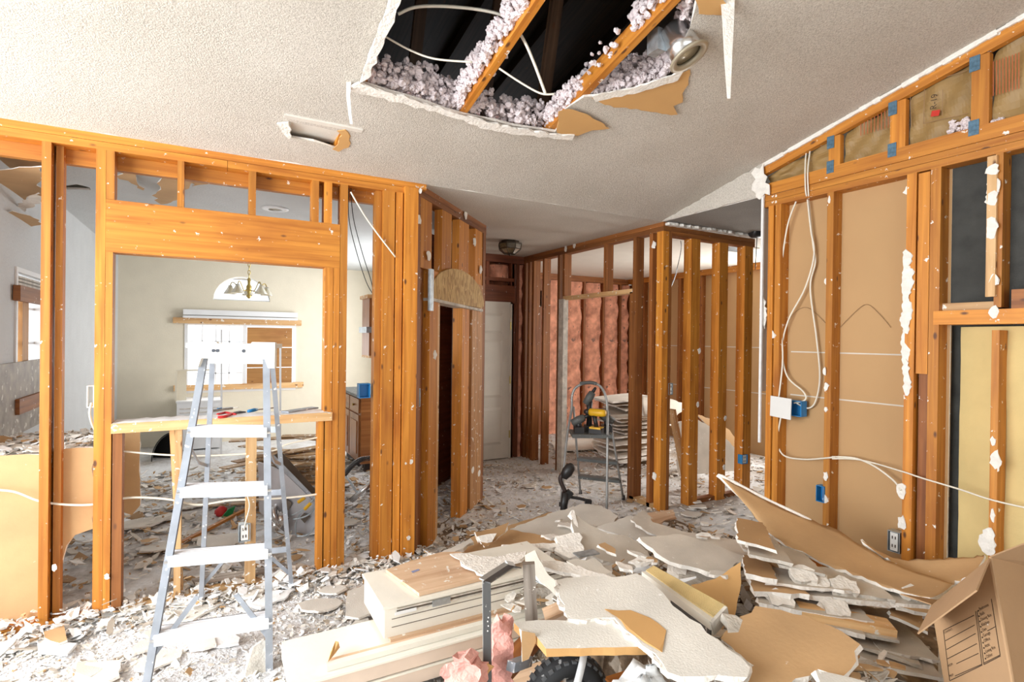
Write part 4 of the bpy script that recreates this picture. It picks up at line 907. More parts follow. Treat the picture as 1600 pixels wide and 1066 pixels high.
# motor unit hanging at the hall ceiling
q = fy(1183, 362, YA-.12); DM = E('fan_unit', q, 'small black fan unit hanging at the dark hall ceiling', 'fan')
MB().lathe([(0, -.06), (.05, -.06), (.06, -.04), (.06, .03), (.045, .05), (0, .05)], q, (1, -.4, 0), 16).build('housing', 'black_plastic', DM, True)
MB().lathe([(.03, .055), (.055, .055), (.055, .065), (.03, .065)], q, (1, -.4, 0), 16, closed=True).build('rim', 'black_plastic', DM, True); MB().tube([q+V((0, 0, .05)), V((q.x, q.y, H))], .008).build('hanger', 'black_plastic', DM)
wire('cable_tail', [q-V((0, 0, .05)), q-V((.01, 0, .2)), q-V((.02, 0, .35))], .004, 'cable_black', DM)
VT = E('ceiling_vent', fz(1150, 388, H-.002), 'black slatted vent in the bedroom ceiling behind hall studs', 'vent'); q = fz(1150, 388, H-.002)
for k in range(5): MB().beam(q+V((-.16, -.1+k*.05, -.006)), q+V((.16, -.1+k*.05, -.006)), .03, .004, (0, .5, 1)).build('slat', 'black_plastic', VT)
b = MB()
for s in (-1, 1): b.beam(q+V((-.19, s*.13, -.004)), q+V((.19, s*.13, -.004)), .03, .008); b.beam(q+V((s*.175, -.115, -.004)), q+V((s*.175, .115, -.004)), .03, .008)
b.build('frame', 'gyp_dirty', VT)

# ================================================================== TALL STEPLADDER
FRb, FLb, BRb, BLb = fz(421, 1050), fz(224, 1092), fz(456, 922), fz(314, 944)
zt = 1.40
FRt = fd(416, 552, 2.42); FLt = fd(321, 553, 2.46)
FRt.z = FLt.z = zt-.02
BRt = FRt+V((.03, .13, 0)); BLt = FLt+V((.03, .13, 0))
LD = E('stepladder', (FRb+FLb+BRb+BLb)/4*1.0, 'tall aluminium stepladder dusted white, in front of the pass-through', 'ladder')
side = (FRb-FLb).normalized(); fwdL = V((0, 0, 1)).cross(side).normalized()   # pointing away from the viewer
def rail(name, a, b, w_, d_, parent=LD):
    "channel section rail: web plus two flanges"
    o = MB(); n = (b-a).normalized(); s = side; f = n.cross(s).normalized()
    o.beam(a, b, w_*.25, d_, f)
    for k in (-1, 1): o.beam(a+f*(k*d_/2)+s*(w_*.3*0), b+f*(k*d_/2), w_, .004, f)
    return o.build(name, 'aluminium', parent)
for nm, a, b in (('front_rail', FLb, FLt), ('front_rail', FRb, FRt)):
    o = MB(); n = (b-a).normalized(); f = n.cross(side).normalized(); sg = 1 if a is FLb else -1
    o.beam(a, b, .028, .004, f); o.beam(a+f*.03, b+f*.03, .028, .004, f)
    o.build(nm, 'aluminium', LD)
    MB().beam(a+f*.015+side*sg*.013, b+f*.015+side*sg*.013, .004, .03, f).build('rail_web', 'alu_side' if sg > 0 else 'aluminium', LD)
for a, b in ((BLb, BLt), (BRb, BRt)):
    MB().beam(a, b, .022, .024, fwdL).build('rear_rail', 'aluminium', LD)
for a in (BLb, BRb): MB().beam(a+V((0, 0, .0)), a+V((0, 0, .05)), .034, .04, fwdL).build('foot', 'vinyl_white', LD)
def onrail(a, b, z): return a.lerp(b, (z-a.z)/(b.z-a.z))
for py in (668, 760, 858, 968):
    zz = None
    # step height where its front edge crosses the right rail at that row
    best = min(((abs((lambda P: 533-F*((P-CAM).dot(UP))/((P-CAM).dot(FW)))(onrail(FRb, FRt, .05+.01*k))-py)), .05+.01*k) for k in range(130)); zz = best[1]
    A, B = onrail(FLb, FLt, zz), onrail(FRb, FRt, zz); dp = .085
    st = E('step', (A+B)/2); st.parent = LD; st.location = (A+B)/2-WL[LD.name]
    o = MB(); c0, c1 = A+fwdL*(dp/2-.01), B+fwdL*(dp/2-.01)
    o.beam(c0, c1, dp, .006); o.beam(A-fwdL*.012-V((0, 0, .018)), B-fwdL*.012-V((0, 0, .018)), .004, .042); o.beam(A+fwdL*(dp-.012)-V((0, 0, .012)), B+fwdL*(dp-.012)-V((0, 0, .012)), .004, .03)
    st_o = o.build('tread', 'ladder_step', LD); bpy.data.objects.remove(st)
    for k in range(4): MB().beam(c0+fwdL*(-.03+.02*k)+V((0, 0, .003))+side*.012, c1+fwdL*(-.03+.02*k)+V((0, 0, .003))-side*.012, .004, .003).build('tread_ridge', 'ladder_step', LD)
    for P, sg in ((A, 1), (B, -1)): MB().tube([P+side*(-.014*sg)-fwdL*.004-V((0, 0, .02)), P+side*(.008*sg)-fwdL*.004-V((0, 0, .02))], .007, 8).build('rivet', 'steel_bright', LD)
zb = .28
for a, b, sg in ((FLb, FLt, 1), (FRb, FRt, -1)):
    P = onrail(a, b, .13); Q = onrail(a, b, .33)+side*sg*.13; MB().beam(P+fwdL*.02, Q+fwdL*.03, .02, .006, fwdL).build('brace', 'aluminium', LD)
for a, b, sg in ((BLb, BLt, 1), (BRb, BRt, -1)):
    P = onrail(a, b, .10); Q = onrail(a, b, .27)+side*sg*.12; MB().beam(P+fwdL*.01, Q+fwdL*.01, .018, .005, fwdL).build('brace', 'aluminium', LD)
for zz in (.27, .62, .97): MB().beam(onrail(BLb, BLt, zz), onrail(BRb, BRt, zz), .005, .03).build('rear_bar', 'aluminium', LD)
for s0, s1, r0, r1 in ((FLb, FLt, BLb, BLt), (FRb, FRt, BRb, BRt)):
    P = onrail(s0, s1, .95)+fwdL*.03; Q = onrail(r0, r1, .78); Mi = P.lerp(Q, .5)-V((0, 0, .03)); MB().beam(P, Mi, .016, .004, side).build('spreader', 'aluminium', LD); MB().beam(Mi, Q, .016, .004, side).build('spreader', 'aluminium', LD)
# top cap with cut-outs
cl, cr = FLt-side*.045, FRt+side*.035
vs = []; dp = .15
prof = [(0, -.085), (.06, -.085), (.10, -.045), (.88, -.045), (.92, -.085), (1, -.085), (1, .03), (.72, .03), (.70, .02), (.30, .02), (.28, .03), (0, .03)]
L_ = (cr-cl).length; cs_ = (cr-cl).normalized()
slab('top_cap', [[(u_*L_, z_) for u_, z_ in prof]], cl-fwdL*.03, cs_, (0, 0, 1), .02, ('cap_white',)*3, LD, jag=0, step=0, grid=0, warp=0, tear=0)
MB().beam(cl+fwdL*(.055)+V((0, 0, .012)), cr+fwdL*.055+V((0, 0, .012)), .15, .02).build('cap_tray', 'cap_white', LD)
MB().beam(cl+fwdL*.13+V((0, 0, -.03)), cr+fwdL*.13+V((0, 0, -.03)), .012, .09).build('cap_skirt', 'cap_white', LD)
for t in (.25, .3, .62): MB().lathe([(0, 0), (.008, 0), (.008, .004), (0, .004)], cl.lerp(cr, t)-fwdL*.032+V((0, 0, -.01)), -fwdL, 8).build('tool_hole', 'alu_side', LD)
# ================================================================== STEP STOOL WITH TOOLS
sA_, sD_, sB_, sC_ = fz(876, 792), fz(948, 806), fz(907, 773), fz(974, 781)
ST = E('step_stool', (sA_+sB_+sC_+sD_)/4, 'small grey folding step stool holding power tools', 'step stool')
def up_at(p, px, py): d = (p-CAM).dot(FW); return fd(px, py, d)
dN = (sA_-CAM).dot(FW); dD = (sD_-CAM).dot(FW); dF = (sB_-CAM).dot(FW)
dm = (dN+dD)/2+.1
MB().tube(smooth_path([sA_, fd(885, 690, dN+.06), fd(893, 640, dm), fd(894, 618, dm), fd(902, 604, dm), fd(922, 598, dm), fd(938, 604, dm), fd(947, 622, dm), fd(949, 650, dm-.02), fd(949, 700, dD+.06), sD_], 6), .011, 8).build('handle_frame', 'stool_grey', ST, True)
MB().tube(smooth_path([fd(906, 599.5, dm), fd(922, 598, dm), fd(932, 600, dm)], 6), .015, 8).build('grip', 'grey_plastic', ST, True)
for a, px, py, in ((sB_, 896, 636), (sC_, 951, 642)):
    MB().tube([a, a.lerp(fd(px, py, dm+.04), .5), fd(px, py, dm+.04)], .010, 8).build('leg', 'stool_grey', ST, True); MB().lathe([(0, 0), (.016, 0), (.014, .04), (0, .04)], a, (0, 0, 1), 10).build('foot', 'black_plastic', ST)
for a in (sA_, sD_): MB().lathe([(0, 0), (.016, 0), (.014, .04), (0, .04)], a, (0, 0, 1), 10).build('foot', 'black_plastic', ST)
t1, t2 = fd(896, 636, dm+.04), fd(951, 642, dm+.04)
for fz_ in (.22, .43):
    p, q_ = sB_.lerp(t1, fz_), sC_.lerp(t2, fz_); sd = (q_-p).normalized(); MB().beam(p+V((0, 0, 0)), q_, .09, .025).build('tread', 'grey_plastic', ST)
pc = (fd(892, 676, dm)+fd(952, 680, dm))/2; sdS = (fd(952, 680, dm)-fd(892, 676, dm)); sdS.z = 0; wS = sdS.length; sdS.normalize(); bkS = V((0, 0, 1)).cross(sdS)
PZ = pc.z
MB().beam(pc-sdS*wS/2, pc+sdS*wS/2, .26, .03).build('platform', 'grey_plastic', ST)
def tool_body(name, mats_parts, label, cat, loc):
    R = E(name, loc, label, cat)
    return R
def drill(loc, ang, label, acc='yellow_plastic'):
    R = E('cordless_drill', loc, label, 'drill'); d = V((math.cos(ang), math.sin(ang), 0)); s = V((-d.y, d.x, 0)); L0 = V(loc)
    MB().beam(L0+V((0, 0, 0))-s*0, L0+V((0, 0, .045)), .075, .11, d).build('battery', 'black_plastic', R)
    MB().beam(L0+V((0, 0, .04)), L0+V((0, 0, .055)), .08, .10, d).build('base', acc, R)
    MB().tube([L0+V((0, 0, .05)), L0+d*.01+V((0, 0, .1)), L0+d*.02+V((0, 0, .15))], [.02, .018, .022], 8).build('grip', 'black_plastic', R, True)
    h = L0+d*.01+V((0, 0, .175)); MB().lathe([(0, -.09), (.026, -.088), (.032, -.06), (.033, .04), (.028, .055), (0, .055)], h, d, 14).build('motor_housing', acc, R, True)
    MB().lathe([(0, .05), (.026, .052), (.024, .09), (.012, .105), (.004, .106), (0, .108)], h, d, 12).build('chuck', 'black_plastic', R, True); MB().beam(h+d*.0-V((0, 0, .045)), h+d*.03-V((0, 0, .03)), .012, .02).build('trigger', 'black_plastic', R); return R
zt_ = PZ+.0152
drill(V((pc.x, pc.y, zt_))+sdS*.045-bkS*.06, math.atan2(sdS.y, sdS.x)+2.6, 'yellow and black cordless drill on the step stool')
def mtool(o, base, rots, label, name, h=.3):
    R = E(name, base, label, 'power tool'); B_ = V(base)
    MB().beam(B_, B_+V((0, 0, .05)), .08, .11, bkS).build('battery', 'black_plastic', R)
    MB().tube([B_+V((0, 0, .045)), B_+V((0, 0, h*.5)), B_+V((0, 0, h*.78))], [.026, .022, .028], 8).build('grip', 'black_plastic', R, True)
    c = B_+V((0, 0, h*.88)); MB().lathe([(0, -.07), (.03, -.065), (.036, 0), (.03, .05), (0, .06)], c, sdS*rots+V((0, 0, .5)), 12).build('head', 'grey_plastic', R, True); MB().lathe([(0, .05), (.016, .05), (.012, .1), (0, .105)], c, sdS*rots+V((0, 0, .5)), 10).build('nose', 'black_plastic', R, True)
mtool(0, V((pc.x, pc.y, zt_))-sdS*.0+bkS*.06, .3, 'tall black impact tool standing at the back of stool', 'impact_driver', .33)
mtool(0, V((pc.x, pc.y, zt_))+sdS*.15+bkS*.05, -1, 'black handheld tool at the right end of stool', 'oscillating_tool', .13)
mtool(0, V((pc.x, pc.y, zt_))-sdS*.10-bkS*.02, 1, 'black handheld tool at the left end of stool', 'oscillating_tool', .12)
# black clamp-arm tool standing between stool and pile
dT = 4.2; q0 = fd(881, 800, dT); BT = E('clamp_arm', fz(881, 816), 'black jointed clamp arm standing behind the rubble pile', 'clamp')
q0 = fz(881, 816)
dT = (q0-CAM).dot(FW)
MB().tube([q0, fd(881, 790, dT), fd(884, 770, dT)], [.028, .03, .034], 10).build('post', 'black_plastic', BT, True)
MB().beam(fd(884, 778, dT), fd(892, 768, dT), .05, .05, FW).build('joint', 'black_plastic', BT)
MB().tube(smooth_path([fd(883, 768, dT), fd(876, 752, dT), fd(877, 744, dT), fd(884, 737, dT)], 5), .018, 8).build('neck', 'black_brown', BT, True)
MB().lathe([(0, -.06), (.03, -.05), (.045, 0), (.04, .05), (.02, .075), (0, .08)], fd(886, 738, dT), (fd(892, 730, dT)-fd(880, 748, dT)), 14).build('head', 'black_plastic', BT, True)
MB().tube([fd(886, 776, dT), fd(905, 779, dT), fd(921, 783, dT)], .012, 6).build('crossbar', 'black_plastic', BT); MB().beam(fd(914, 784, dT), fd(924, 785, dT), .04, .035).build('jaw', 'black_plastic', BT)

# ================================================================== KITCHEN THINGS
# base cabinet
q = fz(556, 706); cy = 5.75; cx1 = fy(579, 660, cy).x; cx0 = fy(561, 660, cy).x-.0
ctop = fy(570, 617, cy).z
KC = E('base_cabinet', (cx0+.3, cy+.4, 0), 'brown wooden base cabinet with dark top in the kitchen', 'cabinet')
cyb = fx(541, 650, cx0).y if fx(541, 650, cx0).y > cy else cy+1
cyb = cy+.95
part('body', 'cabinet_wood', KC, (cx0+.02, cx0+.6, cy, cyb, .09, ctop-.03)); part('toe_kick', 'black_brown', KC, (cx0+.07, cx0+.6, cy+.02, cyb-.02, 0, .09)); part('worktop', 'grey_plastic', KC, (cx0-.02, cx0+.62, cy-.02, cyb+.02, ctop-.03, ctop))
for k in range(2):
    y0 = cy+.03+k*.46; y1 = y0+.42
    D_ = part('door', 'cabinet_wood', KC, (cx0, cx0+.019, y0, y1, .12, ctop-.22)); part('raised_panel', 'cabinet_wood', D_, (cx0-.008, cx0, y0+.06, y1-.06, .19, ctop-.29))
    W_ = part('drawer', 'cabinet_wood', KC, (cx0, cx0+.019, y0, y1, ctop-.2, ctop-.05)); MB().lathe([(0, 0), (.008, 0), (.015, .014), (.014, .02), (0, .022)], (cx0, (y0+y1)/2, ctop-.125), (-1, 0, 0), 10).build('knob', 'brass', W_, True)
# wall cupboard edge with bracket lamp
q = fy(580, 500, 4.6); KW = E('wall_shelf', (q.x, q.y, 1.3), 'narrow wooden wall cupboard left of the corner studs', 'cupboard')
z0, z1 = fy(580, 556, 4.6).z, fy(580, 466, 4.6).z
x0_, x1_ = fy(577, 500, 4.6).x, fy(592, 500, 4.6).x
part('side_panel', 'cabinet_wood', KW, (x0_, x0_+.02, 4.6, 4.85, z0, z1)); part('back_panel', 'black_brown', KW, (x0_+.02, x1_+.1, 4.84, 4.86, z0, z1)); part('cornice', 'pine_pale', KW, (x0_-.02, x1_+.1, 4.58, 4.86, z1, z1+.03)); part('shelf', 'galv', KW, (x0_-.03, x1_+.1, 4.57, 4.84, (z0+z1)/2-.05, (z0+z1)/2)); part('bottom', 'pine_pale', KW, (x0_, x1_+.1, 4.6, 4.85, z0-.02, z0))
part('stile', 'cabinet_wood', KW, (x0_+.04, x0_+.055, 4.6, 4.62, z0, z1))
# stainless sink tipped on its side
s0 = fz(455, 845); SK = E('sink', s0, 'dusty steel sink bowl lying tipped under the pass-through', 'sink')
sdp = (s0-CAM).dot(FW)+.12
def S(px, py, dd=0): return fd(px, py, sdp+dd)
def quadbox(name, c, th, mat, parent):
    c = [V(x) for x in c]; n = (c[1]-c[0]).cross(c[3]-c[0]).normalized()*th
    return mesh(name, c+[x+n for x in c], [(3, 2, 1, 0), (4, 5, 6, 7), (0, 1, 5, 4), (1, 2, 6, 5), (2, 3, 7, 6), (3, 0, 4, 7)], mat, parent=parent)
quadbox('bowl_side', [S(403, 722), S(440, 735), S(497, 790), S(494, 832)], .012, 'sink_steel', SK)
quadbox('bowl_base', [S(403, 722), S(494, 832), S(452, 838), S(405, 800)], .012, 'sink_steel', SK)
quadbox('bowl_inner', [S(425, 712, .05), S(440, 706, .12), S(499, 772, .12), S(492, 788, .05)], .01, 'sink_dark', SK)
quadbox('rim', [S(420, 716, .0), S(428, 711, .02), S(497, 782, .02), S(490, 790, .0)], .02, 'aluminium', SK)
quadbox('pad', [S(446, 778, -.02), S(456, 787, -.02), S(450, 798, -.02), S(440, 788, -.02)], .006, 'sink_dark', SK); quadbox('pad', [S(475, 802, -.02), S(484, 808, -.02), S(476, 818, -.02), S(468, 809, -.02)], .006, 'sink_dark', SK)
for k in range(2): MB().tube([S(432+k*-6, 806+k*8, -.08), S(444-k*6, 818+k*8, -.08)], .05, 12).build('drain_pipe', 'steel_bright', SK, True)
MB().lathe([(.05, 0), (.075, 0), (.08, .02), (.05, .03)], S(430, 806, -.09), (1, -.3, .3), 18, closed=True).build('strainer_ring', 'steel_bright', SK, True)
for k, pts in enumerate(([(455, 806), (475, 795), (492, 778), (496, 770)], [(458, 812), (480, 806), (494, 790), (490, 775)], [(462, 836), (462, 818), (470, 802), (480, 790)], [(463, 838), (480, 836), (494, 820), (497, 790)])):
    wire('supply_hose', [S(a, b, -.12) for a, b in pts], .006, 'galv', SK)
for a, b, c, d_ in ((476, 796, 486, 786), (466, 785, 476, 778)): MB().tube([S(a, b, -.12), S(c, d_, -.12)], .012, 8).build('brass_nipple', 'yellow_plastic', SK)
# faucet lying on the kitchen floor
fc = E('spring_faucet', fz(560, 790), 'steel spring-neck kitchen tap standing askew on the floor', 'tap'); df = 4.3
MB().tube([fd(549, 782, df), fd(583, 753, df)], [.024, .018], 12).build('spray_head', 'steel_bright', fc, True)
MB().tube(smooth_path([fd(558, 770, df), fd(548, 755, df), fd(538, 742, df)], 4), .008, 6).build('holder', 'galv', fc, True)
pth = smooth_path([fd(538, 742, df), fd(550, 728, df), fd(565, 718, df), fd(590, 716, df)], 10)
MB().tube(pth, .008, 6).build('hose', 'black_plastic', fc, True)
b = MB(); N_ = 160
for i in range(N_):
    pass
coil = []
for i in range(241):
    t = i/240*(len(pth)-1); k = min(int(t), len(pth)-2); p = pth[k].lerp(pth[k+1], t-k); tg = (pth[k+1]-pth[k]).normalized(); a_ = tg.orthogonal().normalized(); b_ = tg.cross(a_); an = i*.9
    coil.append(p+(a_*math.cos(an)+b_*math.sin(an))*.019)
MB().tube(coil, .0035, 4).build('spring', 'steel_dark', fc, True)
# boards and lath heap in the kitchen: every piece a thing
rnd = random.Random(31)
zk = 0
for i in range(34):
    z = .02+i*.0138; px = rnd.uniform(408, 488); c = fy(px, 720, 5.35+rnd.uniform(-.4, .4)); c.z = z
    a = rnd.uniform(-1, 1); L_ = rnd.uniform(.4, 1.0)*(1-.2*i/34); d = V((math.cos(a), math.sin(a), rnd.uniform(-.006, .006)))
    o = MB().beam(c-d*L_/2, c+d*L_/2, rnd.uniform(.05, .14), rnd.uniform(.008, .0125)).build('lath_board', 'lath')
    tag(o, 'broken brown board in the lath heap on the kitchen floor', 'board', 'boards heaped on the kitchen floor')
o = MB().beam(fd(450, 735, 5.6)*1 - V((0, 0, fd(450, 735, 5.6).z-.01)), fd(450, 735, 5.6)*1 - V((0, 0, fd(450, 735, 5.6).z-.35)), .9, .9, (0, 1, 0)).build('heap_core', 'lath'); bpy.data.objects.remove(o)
# appliance carcass, frame rails, bucket shell
q = fz(310, 700); 
SV = E('oven_carcass', fd(312, 640, 6.6)*1, 'white gutted appliance shell in the far kitchen', 'appliance'); dS = 6.6
SV.location.z = 0; WL[SV.name] = V((SV.location.x, SV.location.y, 0))
a_, b_ = fd(276, 640, dS), fd(346, 640, dS); ztop = fd(310, 628, dS).z
part('body', 'vinyl_white', SV, (a_.x, b_.x, a_.y, a_.y+.5, 0.02, ztop-.02)); part('top', 'vinyl_white', SV, (a_.x-.01, b_.x+.01, a_.y-.01, a_.y+.51, ztop-.02, ztop))
for k in range(3): part('vent_line', 'gyp_dirty', SV, (a_.x+.03, b_.x-.03, a_.y-.006, a_.y, ztop-.1-k*.05, ztop-.09-k*.05))
zz = fd(276, 581, dS).z
for px in (274, 332): x = fd(px, 620, dS).x; part('upright', 'paint_cream', SV, (x-.012, x+.012, a_.y+.1, a_.y+.13, ztop, zz))
part('back_sheet', 'paint_cream', SV, (fd(274, 620, dS).x, fd(290, 620, dS).x, a_.y+.14, a_.y+.15, ztop, zz)); part('crossbar', 'paint_cream', SV, (fd(274, 620, dS).x, fd(332, 620, dS).x, a_.y+.1, a_.y+.13, zz, zz+.02))
DFm = E('door_surround', fd(410, 640, 6.4)*1, 'thin white metal door frame standing in the kitchen', 'frame'); DFm.location.z = 0; WL[DFm.name] = V(DFm.location)
for pts in ([(346, 640), (346, 515)], [(438, 645), (438, 540)], [(425, 540), (438, 540)]):
    p = [fd(a, b, 6.4) for a, b in pts]; MB().beam(p[0], p[1], .02, .02, (0, 1, 0)).build('rail', 'vinyl_white', DFm)
p = [fd(438, 645, 6.4), fd(346, 640, 6.4)]
for P in p: MB().beam(V((P.x, P.y, 0)), P, .02, .02, (0, 1, 0)).build('leg', 'vinyl_white', DFm)
q = fz(262, 722); d_ = (q-CAM).dot(FW)
BK = E('tub_shell', q, 'black curved plastic shell lying behind the short studs', 'bucket')
n = 12; vs = []; fs = []
for i in range(n+1):
    a = math.pi*.5*i/n
    for k, r in ((0, 1), (1, .96)):
        vs.append(fd(276-40*math.cos(a)*r, 722-48*math.sin(a)*r, d_)); vs.append(fd(276-40*math.cos(a)*r, 722-48*math.sin(a)*r, d_+.35))
for i in range(n):
    b0 = i*4; c0 = (i+1)*4; fs += [(b0, c0, c0+1, b0+1), (b0+2, b0+3, c0+3, c0+2), (b0, b0+2, c0+2, c0), (b0+1, c0+1, c0+3, b0+3)]
mesh('shell', vs, fs, 'black_plastic', parent=BK, smooth=False)
mesh('end_disc', [fd(276, 722, d_+.2)]+[fd(276-38*math.cos(math.pi*.5*i/n), 722-46*math.sin(math.pi*.5*i/n), d_+.2) for i in range(n+1)], [(0, i+1, i+2) for i in range(n)], 'black_plastic', parent=BK)
q = fz(350, 806); o = MB().lathe([(0, 0), (.04, .0), (.05, .03), (.03, .07), (0, .08)], fz(343, 806), (.4, 0, 1), 10).build('valve_knob', 'red_plastic', None, True); tag(o, 'small red plastic part on the kitchen floor', 'plastic part')
quad = [fz(346, 808, .02), fz(362, 806, .02), fz(368, 790, .1), fz(356, 796, .08)]
o = quadbox('plastic_scrap', quad, .01, 'green_plastic', None); tag(o, 'green plastic scrap beside the red part', 'plastic part')
o = MB().beam(fz(284, 848, .03), fz(400, 788, .06), .03, .02).build('trim_board', 'pine', None); tag(o, 'thin orange strip of wood leaning on kitchen rubble', 'board')
kn = E('counter_rubble', (0, 0, 0)); bpy.data.objects.remove(kn)
# ledge with rubble behind the leftmost studs
o = MB().box(XK+.02, -.55, YA+.14, YA+.75, .80, .83).build('kitchen_counter', 'gyp_dirty'); tag(o, 'rubble-covered kitchen counter behind the leftmost studs', 'counter')
part('counter_leg', 'cabinet_wood', None, (XK+.02, -.98, YA+.15, YA+.7, 0, .80)); o = bpy.data.objects['counter_leg']; o.name = 'counter_support'; tag(o, 'brown cabinet panel holding the rubble-covered counter', 'cabinet')
# pliers and bits on the sill
def sill(px, py): return fz(px, py, .992)
PLR = E('pliers', sill(355, 648), 'red-handled pliers lying on the pass-through sill', 'pliers')
for s in (-1, 1): MB().tube(smooth_path([sill(340, 650+s*2), sill(352, 648+s*3), sill(362, 647), sill(368, 647-s)], 4), .008, 6).build('handle', 'red_plastic', PLR, True)
for s in (-1, 1): MB().tube([sill(366, 647+s*.6), sill(374, 645+s*.7), sill(384, 644+s*.3)], [.01, .009, .003], 6).build('jaw', 'steel_dark', PLR, True)
UK = E('utility_knife', sill(350, 643), 'blue-grey utility knife behind the red pliers', 'knife')
MB().beam(sill(330, 644)+V((0, 0, .008)), sill(362, 640)+V((0, 0, .008)), .025, .014).build('body', 'galv', UK); MB().beam(sill(362, 640)+V((0, 0, .008)), sill(372, 639)+V((0, 0, .008)), .014, .002).build('blade', 'steel_bright', UK); MB().beam(sill(340, 643)+V((0, 0, .017)), sill(346, 642)+V((0, 0, .017)), .01, .004).build('slider', 'blue_plastic', UK)
SD = E('screwdriver', sill(400, 645), 'small blue screwdriver at the middle of the sill', 'screwdriver')
MB().tube([sill(388, 645)+V((0, 0, .008)), sill(397, 643)+V((0, 0, .008)), sill(402, 642)+V((0, 0, .008))], [.009, .011, .007], 8).build('handle', 'blue_plastic', SD, True); MB().tube([sill(402, 642)+V((0, 0, .006)), sill(432, 638)+V((0, 0, .004))], .0035, 6).build('shaft', 'steel_bright', SD)
TR_ = MB().beam(sill(445, 645)+V((0, 0, .004)), sill(492, 638)+V((0, 0, .004)), .06, .008).build('metal_plate', 'aluminium'); tag(TR_, 'flat grey metal plate at the right end of the sill', 'plate')
ORD = ['first', 'second', 'third', 'fourth', 'fifth', 'sixth', 'seventh', 'eighth', 'ninth', 'tenth', 'eleventh', 'twelfth', 'thirteenth', 'fourteenth', 'fifteenth', 'sixteenth', 'seventeenth', 'eighteenth', 'nineteenth', 'twentieth', 'twenty-first', 'twenty-second', 'twenty-third', 'twenty-fourth', 'twenty-fifth', 'twenty-sixth', 'twenty-seventh', 'twenty-eighth', 'twenty-ninth', 'thirtieth', 'thirty-first', 'thirty-second', 'thirty-third', 'thirty-fourth']
lb = sorted([o for o in COL.objects if o.name.startswith('lath_board')], key=lambda o: -o.location.z)
for k, o in enumerate(lb): o['label'] = 'broken brown board, %s in the kitchen lath heap' % ('topmost' if k == 0 else ORD[k]+' from the top')

# ================================================================== RUBBLE PILE
FH = V((FW.x, FW.y, 0)).normalized(); RH = V((RT.x, RT.y, 0)).normalized()
LT = ('gyp_face_light', 'gyp_back', 'gypsum'); FA = ('gyp_face', 'gyp_back', 'gypsum'); BKF = ('gyp_back', 'gyp_face', 'gypsum'); DK = ('gyp_dirty', 'gyp_back', 'gypsum')
def piece(pix, anc, tilt, mats, label, th=.015, seed=1, name='drywall_sheet', cat='drywall', jag=.009, **k):
    """anc=(px,py,z): the sheet passes that spot at height z; tilt=(away, right): how far its normal leans"""
    P = fz(*anc); N = V((0, 0, 1))+FH*tilt[0]+RH*tilt[1]
    k.setdefault('tear', .011); k.setdefault('step', .035)
    o = slab_px(name, pix, P, N, th, mats, jag=jag, seed=seed, **k)
    if label: tag(o, label, cat)
    return o
piece([(797, 826), (862, 800), (912, 787), (940, 790), (966, 806), (958, 820), (930, 822), (905, 830), (893, 840), (862, 842), (820, 836)], (880, 815, .17), (-.05, 0), LT, 'pale sheet at the far crest of the pile behind the fold', seed=1)
piece([(745, 836), (800, 818), (862, 800), (866, 806), (800, 828), (752, 850)], (800, 822, .12), (-.05, 0), BKF, 'narrow tan sheet at the far left edge of the pile', seed=2)
piece([(690, 866), (742, 836), (800, 828), (862, 842), (880, 852), (800, 874), (730, 876)], (780, 850, .2), (-.06, 0), BKF, 'wide tan-backed sheet at the left of the pile', seed=3)
piece([(893, 798), (905, 808), (940, 828), (985, 838), (1012, 860), (1032, 892), (1003, 892), (954, 878), (903, 859), (897, 830)], (950, 855, .30), (-.55, .35), FA, 'grey sheet folded upright in the middle of the pile', seed=4, th=.014)
piece([(893, 797), (897, 797), (904, 830), (910, 850), (945, 866), (1000, 888), (985, 892), (940, 884), (905, 872), (898, 840)], (905, 866, .29), (-.7, .3), ('gypsum',)*3, 'bright broken white edge below the folded grey sheet', seed=5, th=.02, name='plaster_chunk', jag=.01)
piece([(930, 824), (985, 806), (1003, 812), (1032, 838), (1002, 846), (985, 838)], (985, 825, .20), (-.1, 0), LT, 'small pale sheet behind the folded grey one', seed=6)
piece([(1003, 801), (1053, 796), (1056, 808), (1026, 818), (1010, 812)], (1030, 806, .16), (-.05, 0), ('plywood',)*3, 'reddish brown board scrap at the far pile edge', seed=7, name='plywood_scrap', cat='board')
piece([(985, 812), (1003, 797), (1011, 800), (1020, 815), (1075, 830), (1150, 842), (1205, 866), (1230, 880), (1195, 886), (1120, 852), (1060, 834), (1030, 838), (1005, 826)], (1080, 840, .24), (-.06, .02), FA, 'long beige strip of drywall across the far pile', seed=8)
piece([(1150, 838), (1210, 850), (1225, 862), (1205, 872), (1160, 856)], (1190, 858, .30), (-.1, .0), FA, 'small beige corner tucked under the curled sheet', seed=9)
piece([(999, 838), (1063, 834), (1120, 852), (1168, 874), (1146, 884), (1131, 902), (1092, 888), (1047, 876), (1026, 862)], (1080, 865, .38), (-.12, .06), FA, 'thick grey slab with ragged white front edge', seed=10, th=.02, jag=.008)
piece([(1045, 874), (1075, 880), (1070, 905), (1040, 905)], (1055, 890, .33), (-.5, 0), ('gypsum',)*3, 'white plaster lump under the ragged slab', seed=11, name='plaster_chunk', jag=.012, th=.03)
piece([(1062, 890), (1130, 900), (1120, 918), (1082, 926), (1060, 912)], (1090, 908, .30), (-.3, .1), ('gyp_dirty',)*3, 'dark grey crumpled board in the gap of the pile', seed=12)
